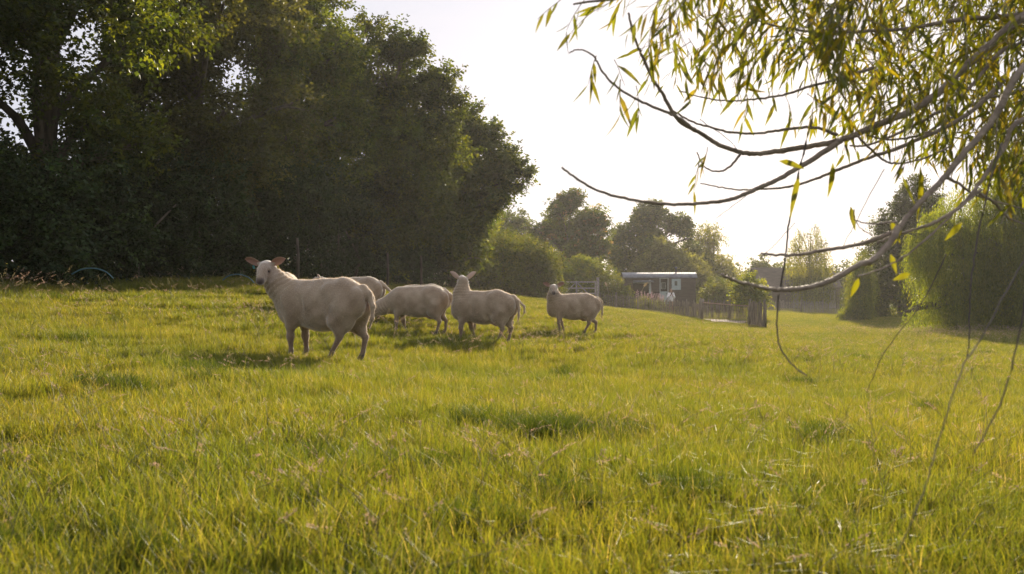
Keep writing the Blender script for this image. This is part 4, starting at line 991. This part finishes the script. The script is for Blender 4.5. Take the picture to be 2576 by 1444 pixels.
def build_gate():
    d = 71.5; x0, x1 = (1396 - 1288) / F * d, (1504 - 1288) / F * d; cx = (x0 + x1) / 2; g = gz(cx, d); H = EYE + (HOR - 708) / F * d - g; L = x1 - x0
    r = empty('field_gate', (cx, d, g), 'weathered wooden field gate with cross braces below the domed bush', 'gate'); mb = MB()
    for k, h in enumerate((.12, .30, .50, .72, .98)): mb.box((0, 0, H * h), (L - .25, .035, .09))
    mb.build('rail', M_greywood, r); mb = MB()
    for s, x in ((1, -L / 2 + .18), (1, L / 2 - .18), (1, 0)): mb.box((x, -.036, H * .54), (.10, .034, H * .96))
    for s in (-1, 1): mb.box((s * L * .24, -.04, H * .55), (math.hypot(L * .42, H * .75), .03, .07), ry=s * math.atan2(H * .75, L * .42))
    mb.build('brace', M_greywood, r)
    for s in (-1, 1): mb = MB(); mb.box((s * L / 2, 0, H * .56), (.19, .19, H * 1.16)); mb.box((s * L / 2, 0, H * 1.15), (.22, .22, .05)); mb.build('post', M_greywood, r, bevel=.01)
build_gate()

# stakes and fallen pipe along the shaded hedge
def stake(px, d, h, label):
    x = (px - 1288) / F * d; z = gz(x, d); mb = MB(); mb.tube([(0, 0, -.15), (.01, 0, h * .6), (random.uniform(-.04, .04), 0, h)], [.045, .042, .036], 8)
    o = mb.build('fence_post', M_bark, None, smooth=True); o.location = (x, d, z); props(o, label, 'fence post', 'stakes along the shaded hedge')
stake(749, 27.5, 1.25, 'stake against the dark hedge just right of the nearest sheep\'s head'); stake(1059, 37, 1.3, 'stake against the dark hedge above the grazing sheep\'s rump'); stake(975, 34, 1.2, 'stake against the hedge above the grazing sheep\'s shoulder')
M_pipe = mat_noise('blue_pipe', (.05, .12, .15), (.08, .17, .20), 9, .45, bump=0)
def pipe(pts, label):
    w = [P(*p) for p in pts]; b = w[0].copy(); pa, ra = smoothpath([p - b for p in w], [.011] * len(w), 6); mb = MB(); mb.tube(pa, ra, 6); o = mb.build('water_pipe', M_pipe, None, smooth=True); o.location = b; props(o, label, 'pipe', 'loose blue water pipe at the field edge')
pipe([(560, 705, 20), (575, 694, 20), (600, 690, 20), (625, 698, 20), (640, 712, 20)], 'arc of blue water pipe rising from the grass beside the near sheep\'s head')
pipe([(180, 690, 16.2), (205, 678, 16.2), (235, 675, 16.2), (265, 683, 16.2), (285, 700, 16.2)], 'arc of blue water pipe at the left part of the dark hedge foot')

# ------------------------------------------------------------------ pink flowering plant
def build_flowers():
    rng = np.random.default_rng(5); d = 72.5; x = (1628 - 1288) / F * d; base = Vector((x, d, gz(x, d))); r = empty('flowering_plant', base, 'clump of tall pink flower spikes behind the low paling fence', 'plant')
    V, q, T = leaf_cloud([(-.3, 0, .5, .5, .4, .35), (.3, 0, .45, .6, .4, .3), (.9, 0, .35, .4, .3, .25)], 2600, .12, .04, rng, C_lime, per=10, slen=.3); mesh_np('foliage', V, q, T, [M_leaf], r)
    V = []; C = []
    for i in range(30):
        t = rng.uniform(-.8, 1.35); h = 1.15 - .35 * t * .6 + rng.normal() * .1; b = np.array((t, rng.normal() * .2, h * .6)); tip = np.array((t + rng.normal() * .12 + .1, b[1], h + .15))
        for k in range(34):
            s = k / 33; c = b + (tip - b) * (s * .7 + .3) + rng.normal(size=3) * .022 * (1.3 - s); a = norm(rng.normal(size=3)); e = norm(np.cross(a, rng.normal(size=3))); z = .022
            V += [c - a * z, c + e * z, c + a * z, c - e * z]; C += [np.array((.38, .26, .33)) * rng.uniform(.7, 1.2)] * 4
    mesh_np('flower_spike', np.array(V), np.arange(len(V)).reshape(-1, 4), np.array(C), [M_dry], r)
build_flowers()
def seed_plume(px, d, h, bend, label):
    x = (px - 1288) / F * d; b = Vector((x, d, gz(x, d))); r = empty('tall_grass_plume', b, label, 'plant', 'tall plumes by the hut fence'); pa, ra = smoothpath([(0, 0, 0), (bend * .2, 0, h * .5), (bend * .6, 0, h * .85), (bend, 0, h)], [.012, .01, .008, .006], 5)
    mb = MB(); mb.tube(pa, ra, 5); mb.build('stem', M_dry2, r); rng = np.random.default_rng(int(px)); V = []
    for k in range(180):
        s = rng.random(); c = np.array(pa[int(len(pa) * .72) + int(s * (len(pa) * .27 - 1))]) + rng.normal(size=3) * .045 * (1 - s * .5); a = norm(rng.normal(size=3)); e = norm(np.cross(a, rng.normal(size=3))); V += [c - a * .03, c + e * .012, c + a * .03, c - e * .012]
    mesh_np('plume', np.array(V), np.arange(len(V)).reshape(-1, 4), np.tile(np.array((.42, .34, .20)), (len(V), 1)), [M_dry], r)
M_dry2 = mat_noise('dry_stem', (.3, .25, .13), (.42, .36, .2), 9, .8, bump=0)
seed_plume(1606, 70.5, 2.0, .65, 'arching pale seed plume left of the pink flowers'); seed_plume(1534, 71.5, 1.9, -.35, 'upright pale seed plume in front of the bush by the gate')

# ------------------------------------------------------------------ person
def build_person():
    d = 73.5; x = (1688 - 1288) / F * d; b = (x, d, gz(x, d)); root = empty('person', b, 'woman in a loose white shirt with long brown hair, hands raised to her face', 'person'); h = .0075
    # she faces the camera: -y is forward
    W = Field((-.36, -.36, -.02), (.36, .24, 1.74), h)
    for q in (1, -1):
        W.chain([(q * .095, 0, .90), (q * .09, 0, .50), (q * .085, .015, .09)], [.088, .056, .036], .03); W.ell((q * .09, .03, .36), (.05, .055, .10), .03)
        W.cone((q * .09, .02, .045), (q * .105, -.13, .03), .042, .032, .02)
        sh = (q * .17, 0, 1.36); el = (q * .215, -.06, 1.10); wr = (q * .055, -.26, 1.27)
        W.chain([sh, el, wr], [.052, .042, .027], .03)
        W.ell((q * .045, -.275, 1.32), (.028, .022, .045), .02)
        for k, (o, l) in enumerate(((.0, .060), (.014, .068), (.028, .064), (.042, .050))):
            a0 = np.array((q * (.022 + o), -.285 + .004 * k, 1.352)); a1 = a0 + np.array((-q * .010, -.012, l * .55)); a2 = a1 + np.array((-q * .018, .004, l * .4)); W.chain([a0, a1, a2], [.010, .009, .0078], .006)
        W.chain([(q * .028, -.27, 1.31), (q * .012, -.295, 1.335), (q * .008, -.30, 1.36)], [.012, .0105, .009], .008)
    W.ell((0, 0, .95), (.165, .115, .13), .05); W.ell((0, 0, 1.10), (.135, .10, .16), .06); W.ell((0, 0, 1.27), (.165, .105, .15), .06); W.cone((-.14, 0, 1.37), (.14, 0, 1.37), .055, .055, .05)
    W.cone((0, .005, 1.38), (0, -.01, 1.50), .058, .052, .03)
    W.ell((0, -.012, 1.585), (.076, .095, .105), .02); W.ell((0, -.05, 1.535), (.05, .05, .045), .025); W.cone((0, -.102, 1.59), (0, -.118, 1.565), .008, .014, .012)
    W.ell((0, -.10, 1.532), (.022, .010, .008), .006)
    for q in (1, -1): W.ell((q * .032, -.104, 1.60), (.016, .010, .010), .006, sub=True); W.ell((q * .076, .0, 1.58), (.010, .018, .03), .008)
    V, Q = W.mesh(); V = smooth_verts(V, Q, 1); T = np.tile(np.array((.48, .29, .20)), (len(V), 1))
    lip = np.linalg.norm((V - np.array((0, -.105, 1.532))) / np.array((.024, .02, .011)), axis=1) < 1; T[lip] = (.40, .14, .12)
    for q in (1, -1): e = np.linalg.norm((V - np.array((q * .032, -.098, 1.60))) / np.array((.016, .02, .009)), axis=1) < 1; T[e] = (.05, .03, .025)
    M_skinp = mat_skin('skin', .55, 0, .2, 0, .05); M_cloth = mat_skin('white_cotton', .85, .12, .15, .2, .3, 14); M_hair = mat_skin('brown_hair', .45, .1, .8, .2, .6, 70)
    mesh_np('body', V, Q, T, [M_skinp], root, smooth=True)
    W = Field((-.40, -.30, .74), (.40, .24, 1.50), h)
    W.ell((0, 0, 1.02), (.215, .165, .22), .05); W.ell((0, 0, 1.22), (.20, .14, .20), .06); W.cone((-.15, 0, 1.375), (.15, 0, 1.375), .068, .068, .05); W.cone((-.10, 0, .86), (.10, 0, .86), .13, .13, .05)
    for q in (1, -1): W.chain([(q * .17, 0, 1.37), (q * .235, -.05, 1.10), (q * .15, -.165, 1.17)], [.075, .082, .062], .04)
    W.ell((0, -.03, 1.52), (.075, .09, .09), .02, sub=True); W._put((-.5, -.5, .6), (.5, .5, .86), lambda p: p[..., 2] - .79, .01, True)
    V, Q = W.mesh(); V = smooth_verts(V, Q, 1); V[:, 1] += .008 * np.sin(V[:, 0] * 38 + V[:, 2] * 9) * (V[:, 2] < 1.25)
    mesh_np('shirt', V, Q, np.tile(np.array((.82, .80, .80)), (len(V), 1)), [M_cloth], root, smooth=True)
    W = Field((-.2, -.16, 1.2), (.2, .22, 1.76), h)
    W.ell((0, .02, 1.61), (.093, .105, .105), .03); W.ell((0, .075, 1.45), (.10, .05, .16), .05)
    for q in (1, -1): W.chain([(q * .07, -.035, 1.64), (q * .098, -.035, 1.52), (q * .105, -.03, 1.38)], [.034, .032, .022], .03)
    W.ell((0, -.075, 1.565), (.058, .07, .085), .015, sub=True); V, Q = W.mesh(); V = smooth_verts(V, Q, 1); V[:, 0] += .004 * np.sin(V[:, 2] * 60 + V[:, 1] * 40)
    mesh_np('hair', V, Q, np.tile(np.array((.16, .085, .04)), (len(V), 1)), [M_hair], root, smooth=True)
    mb = MB(); mb.box((0, -.315, 1.37), (.07, .01, .13), rx=R(-12)); ph = mb.build('phone', M_iron, None, bevel=.004); ph.location = b; props(ph, 'dark phone held up in the hands of the woman in white', 'phone')
build_person()

# ------------------------------------------------------------------ foreground willow
def build_near_willow():
    rng = np.random.default_rng(77); base = Vector((4.6, 5.0, gz(4.6, 5.0)))
    root = empty('willow_tree', base, 'near willow whose bare curved branches and narrow leaves hang across the upper right', 'tree')
    mb = MB(); tp, tr = smoothpath([Vector((0, 0, -.2)), Vector((0, 0, .5)), Vector((-.15, -.1, 1.5)), Vector((-.05, -.2, 2.6)), Vector((.2, 0, 4.2)), Vector((.3, .2, 6.0))], [.34, .26, .22, .19, .12, .04], 6); mb.tube(tp, tr, 14); mb.build('trunk', M_bark, root, smooth=True)
    Z = lambda x, y: (1410.7 + .531 * x, .531 * y)      # from the enlarged crop to frame columns
    br = []
    def B(pts, r0, r1, d0, d1, crop=True, lead=None):
        """pts from the thick end to the tip"""
        q = [Z(*p) if crop else p for p in pts]; n = len(q); w = [P(px, py, d0 + (d1 - d0) * i / (n - 1)) for i, (px, py) in enumerate(q)]
        r = [r0 + (r1 - r0) * (i / (n - 1)) ** .8 for i in range(n)]
        if lead: l_ = [Vector(l) for l in lead]; w = l_ + [l_[-1].lerp(w[0], .5), l_[-1].lerp(w[0], .85)] + w; r = [r0 * 2.2, r0 * 1.6][-len(lead):] + [r0 * 1.3, r0 * 1.1] + r
        pa, ra = smoothpath([v - base for v in w], r, 7)
        ra = [v * (1 + .12 * math.sin(i * 2.3) * (i % 7 == 0)) for i, v in enumerate(ra)]
        for i in range(1, len(pa) - 1): pa[i] = pa[i] + Vector(rng.normal(size=3)) * .0009
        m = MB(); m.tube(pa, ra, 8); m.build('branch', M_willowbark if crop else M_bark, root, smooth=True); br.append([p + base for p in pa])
    T1 = (4.45, 4.8, 3.0); T2 = (4.5, 4.85, 2.3)
    B([(2190, 80), (2050, 200), (1900, 330), (1800, 430), (1650, 530), (1500, 590), (1400, 635), (1320, 665), (1200, 690), (1050, 712), (930, 728), (850, 720), (750, 685), (650, 625), (550, 560), (480, 440), (440, 380), (380, 250), (350, 180), (320, 60)], .015, .0035, 3.3, 2.9, lead=[T1, (3.2, 4.0, 2.35)])
    B([(640, 618), (540, 548), (450, 510), (340, 460), (240, 390), (180, 310), (150, 260), (90, 235), (40, 250)], .0055, .002, 2.95, 2.85)
    B([(1310, 640), (1200, 605), (1050, 615), (930, 632), (800, 625), (700, 600), (620, 575), (520, 520)], .006, .003, 3.15, 3.05)
    B([(1330, 665), (1200, 750), (1130, 790), (1030, 850), (950, 885), (850, 930), (750, 955), (600, 968), (450, 962), (300, 940), (170, 900), (80, 850), (5, 792)], .0095, .003, 3.12, 2.7)
    B([(2100, 380), (1900, 560), (1600, 700), (1450, 750), (1300, 810), (1200, 850), (1080, 885), (950, 895), (850, 900), (750, 885), (660, 868)], .008, .002, 3.3, 3.0)
    B([(2195, 320), (2050, 560), (1900, 740), (1800, 860), (1720, 940), (1640, 1030), (1590, 1090), (1500, 1130), (1400, 1160), (1250, 1185), (1150, 1203), (1050, 1208), (950, 1200)], .0105, .0035, 2.75, 2.5, lead=[T1, (2.7, 3.5, 1.9)])
    B([(1600, 1078), (1550, 1160), (1480, 1230), (1400, 1260), (1300, 1320), (1200, 1355), (1100, 1370), (1000, 1372), (900, 1350), (820, 1325), (760, 1300)], .0095, .0035, 2.55, 2.35)
    B([(2195, 560), (2100, 700), (1990, 860), (1900, 970), (1800, 1040), (1700, 1080), (1600, 1110), (1500, 1150)], .008, .003, 2.9, 2.7, lead=[T2])
    B([(1590, 1050), (1500, 1060), (1400, 1045), (1390, 990)], .003, .0015, 2.6, 2.55); B([(1480, 1115), (1430, 1090), (1400, 1050)], .002, .0012, 2.55, 2.55)
    B([(1990, 900), (1860, 1010), (1700, 1160), (1550, 1260), (1400, 1310)], .004, .0015, 2.8, 2.6)
    B([(850, 730), (800, 790), (740, 812), (680, 790), (645, 720)], .0045, .002, 3.05, 3.0)
    B([(1480, 320), (1330, 370), (1180, 410), (1050, 450), (950, 465), (830, 478), (700, 468), (560, 432)], .006, .002, 3.2, 3.0)
    B([(2195, 200), (2080, 250), (1900, 450), (1700, 580), (1480, 680), (1370, 690)], .009, .003, 3.6, 3.2, lead=[T1])
    B([(1400, 640), (1500, 735), (1560, 772), (1640, 770), (1750, 740), (1850, 690)], .004, .003, 3.1, 3.3)
    B([(2195, 60), (1900, 90), (1600, 140), (1300, 150), (1100, 140), (900, 90)], .010, .003, 3.5, 3.2, lead=[T1])
    B([(2195, -80), (1900, -60), (1500, -40), (1100, -30), (700, -40), (400, -20), (200, 0), (60, 20)], .014, .003, 3.4, 3.0, lead=[T1])
    B([(2195, 420), (2000, 470), (1850, 560), (1700, 640), (1550, 660), (1450, 640)], .007, .003, 3.8, 3.4, lead=[T1])
    B([(1960, 900), (2050, 960), (2120, 1030), (2195, 1060)], .005, .002, 2.9, 3.0); B([(1830, 840), (1900, 880), (1960, 920), (2080, 960), (2195, 990)], .005, .002, 2.8, 3.0)
    # long hanging rods
    B([(2040, 300), (2005, 460), (1985, 560), (1975, 650), (1958, 760), (1957, 850), (1985, 910), (2030, 945)], .0035, .0018, 3.0, 2.6, crop=False)
    B([(2720, 420), (2580, 650), (2480, 830), (2420, 930), (2370, 1080), (2330, 1220), (2255, 1400)], .0016, .0012, 2.2, 1.5, crop=False, lead=[T1]); B([(2520, 360), (2475, 520), (2450, 650), (2440, 770), (2438, 850), (2432, 900)], .0028, .0015, 2.5, 2.4, crop=False)
    B([(2600, 560), (2575, 780), (2530, 980), (2480, 1090), (2450, 1140)], .0022, .0012, 2.0, 1.9, crop=False); B([(2380, 640), (2320, 760), (2230, 880), (2180, 990)], .0018, .001, 2.9, 2.8, crop=False)
    B([(2225, 425), (2160, 545), (2120, 620)], .0015, .001, 2.7, 2.7, crop=False); B([(1880, 490), (1800, 550)], .0012, .001, 2.8, 2.8, crop=False); B([(2000, 560), (1935, 630), (1910, 650)], .0012, .001, 2.7, 2.7, crop=False); B([(1760, 300), (1830, 350), (1860, 385)], .0014, .001, 2.9, 2.9, crop=False)
    # leafy shoots: each a thin rod with alternate lance leaves
    low = [(1440, 20), (1480, 110), (1530, 165), (1620, 195), (1700, 190), (1760, 200), (1850, 240), (1900, 200), (2000, 215), (2080, 270), (2180, 330), (2280, 400), (2380, 440), (2460, 460), (2576, 500), (2760, 540)]
    lx = np.array([p[0] for p in low]); ly = np.array([p[1] for p in low]); LV = []; LT = []; rods = MB(); nseg = 4
    def leaf(p, dr, nr, L, w, col):
        side = dr.cross(nr).normalized(); nr = side.cross(dr).normalized(); curl = rng.uniform(-.35, .35)
        st = []
        for i in range(nseg + 1):
            t = i / nseg; c = p + dr * L * t + nr * L * curl * t * t - Vector((0, 0, L * .12 * t * t)); ww = w * math.sin(math.pi * min(.985, t ** .75 * .97 + .03)) ** .9
            st.append((c - side * ww + nr * ww * .3, c, c + side * ww + nr * ww * .3))
        for i in range(nseg):
            a, b = st[i], st[i + 1]; LV.extend([a[0], a[1], b[1], b[0], a[1], a[2], b[2], b[1]]); LT.extend([col] * 8)
    def shoot(p, dr, L, lsz):
        n = max(4, int(L / .030)); pts = [p.copy()]; dd = dr.normalized(); q = p.copy()
        for i in range(n):
            dd = (dd + Vector((0, 0, -.12)) + Vector(rng.normal(size=3)) * .10).normalized(); q = q + dd * (L / n); pts.append(q.copy())
            a = dd.cross(Vector(rng.normal(size=3))).normalized(); ld = (dd * .75 + a * .6 + Vector((0, 0, -.35))).normalized(); col = C_near[rng.integers(0, len(C_near))] * rng.uniform(.75, 1.25)
            if rng.random() < .92: leaf(q, ld, Vector(rng.normal(size=3)).normalized(), lsz * rng.uniform(.55, 1.25), lsz * rng.uniform(.06, .095), col)
        rods.tube([v - base for v in pts], [.0016 * (1 - .6 * i / len(pts)) for i in range(len(pts))], 4, cap=False)
    C_near = np.array([(.10, .12, .025), (.115, .125, .022), (.075, .095, .022), (.14, .125, .03)])
    cnt = 0
    while cnt < 1550:
        px = 1450 + 1350 * rng.random() ** .42; lim = np.interp(px, lx, ly); top = -420 if px > 1900 else -200; py = rng.uniform(top, lim)
        if px < 1760 and rng.random() < .30: continue
        if 1840 < px < 1945 and -90 < py < 30 and rng.random() < .85: continue
        d = rng.uniform(2.5, 4.2) + (px > 2200) * rng.uniform(0, 1.8); L = rng.uniform(.12, .34); p = P(px, py, d)
        if p.z - EYE > 2.6 or py > lim - 10 - L * .6 * F / d: continue
        shoot(p, Vector((rng.normal() * .5 - .25, rng.normal() * .5, rng.uniform(-.9, .1))), L, .076); cnt += 1
    for (px, py, d) in [(1545, 150, 2.8), (1500, 140, 2.85), (1560, 200, 2.85), (1600, 215, 2.9), (1870, 205, 3.0), (1880, 240, 3), (1940, 200, 3.1), (1975, 240, 3.1), (2030, 235, 3.1), (1770, 140, 3), (1690, 120, 2.9), (1760, 400, 3.0), (1780, 370, 3.0), (1420, -10, 2.8), (1470, 0, 2.8)]:
        shoot(P(px, py, d), Vector((rng.normal() * .4, rng.normal() * .4, -.5)), .10, .08)
    for (px, py, dx, dz, L) in [(2010, 440, -.25, -1, .11), (1960, 405, 1, -.15, .075), (2095, 410, 0, -1, .085), (2315, 420, .1, -1, .13), (2140, 520, .1, -1, .06), (2420, 560, -.6, -.6, .06), (2240, 555, .4, -1, .06), (2265, 570, -.2, -.6, .05), (2160, 700, -.3, -.8, .05), (2240, 640, .3, -1, .05), (2290, 690, -.9, -.2, .05)]:
        leaf(P(px, py, 2.7), Vector((dx, .1, dz)).normalized(), Vector((.2, -1, .1)).normalized(), L, .009, C_near[1])
    V = np.array([tuple(v) for v in LV]); mesh_np('leaves', V - np.array(base), np.arange(len(V)).reshape(-1, 4), np.array(LT), [M_willow], root, smooth=True)
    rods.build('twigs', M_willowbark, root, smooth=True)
build_near_willow()

# ------------------------------------------------------------------ air: haze added to stand in for the sun's veiling glare
def build_haze():
    lo = (-420, -320, -8.0); hi = (420, 620, 17.0); mb = MB(); c = [(a + b) / 2 for a, b in zip(lo, hi)]; mb.box(c, [b - a for a, b in zip(lo, hi)])
    m = bpy.data.materials.new('glare_haze'); m.use_nodes = True; nt = m.node_tree; nt.nodes.clear(); o_ = nt.nodes.new('ShaderNodeOutputMaterial'); v = nt.nodes.new('ShaderNodeVolumePrincipled')
    v.inputs['Color'].default_value = (1, .97, .93, 1); v.inputs['Density'].default_value = HAZE; v.inputs['Anisotropy'].default_value = .85
    nt.links.new(v.outputs[0], o_.inputs['Volume']); o = mb.build('haze', m); props(o, 'warm haze volume added over the meadow to imitate low-sun glare', 'haze', kind='stuff')
HAZE = 0.00042
build_haze()
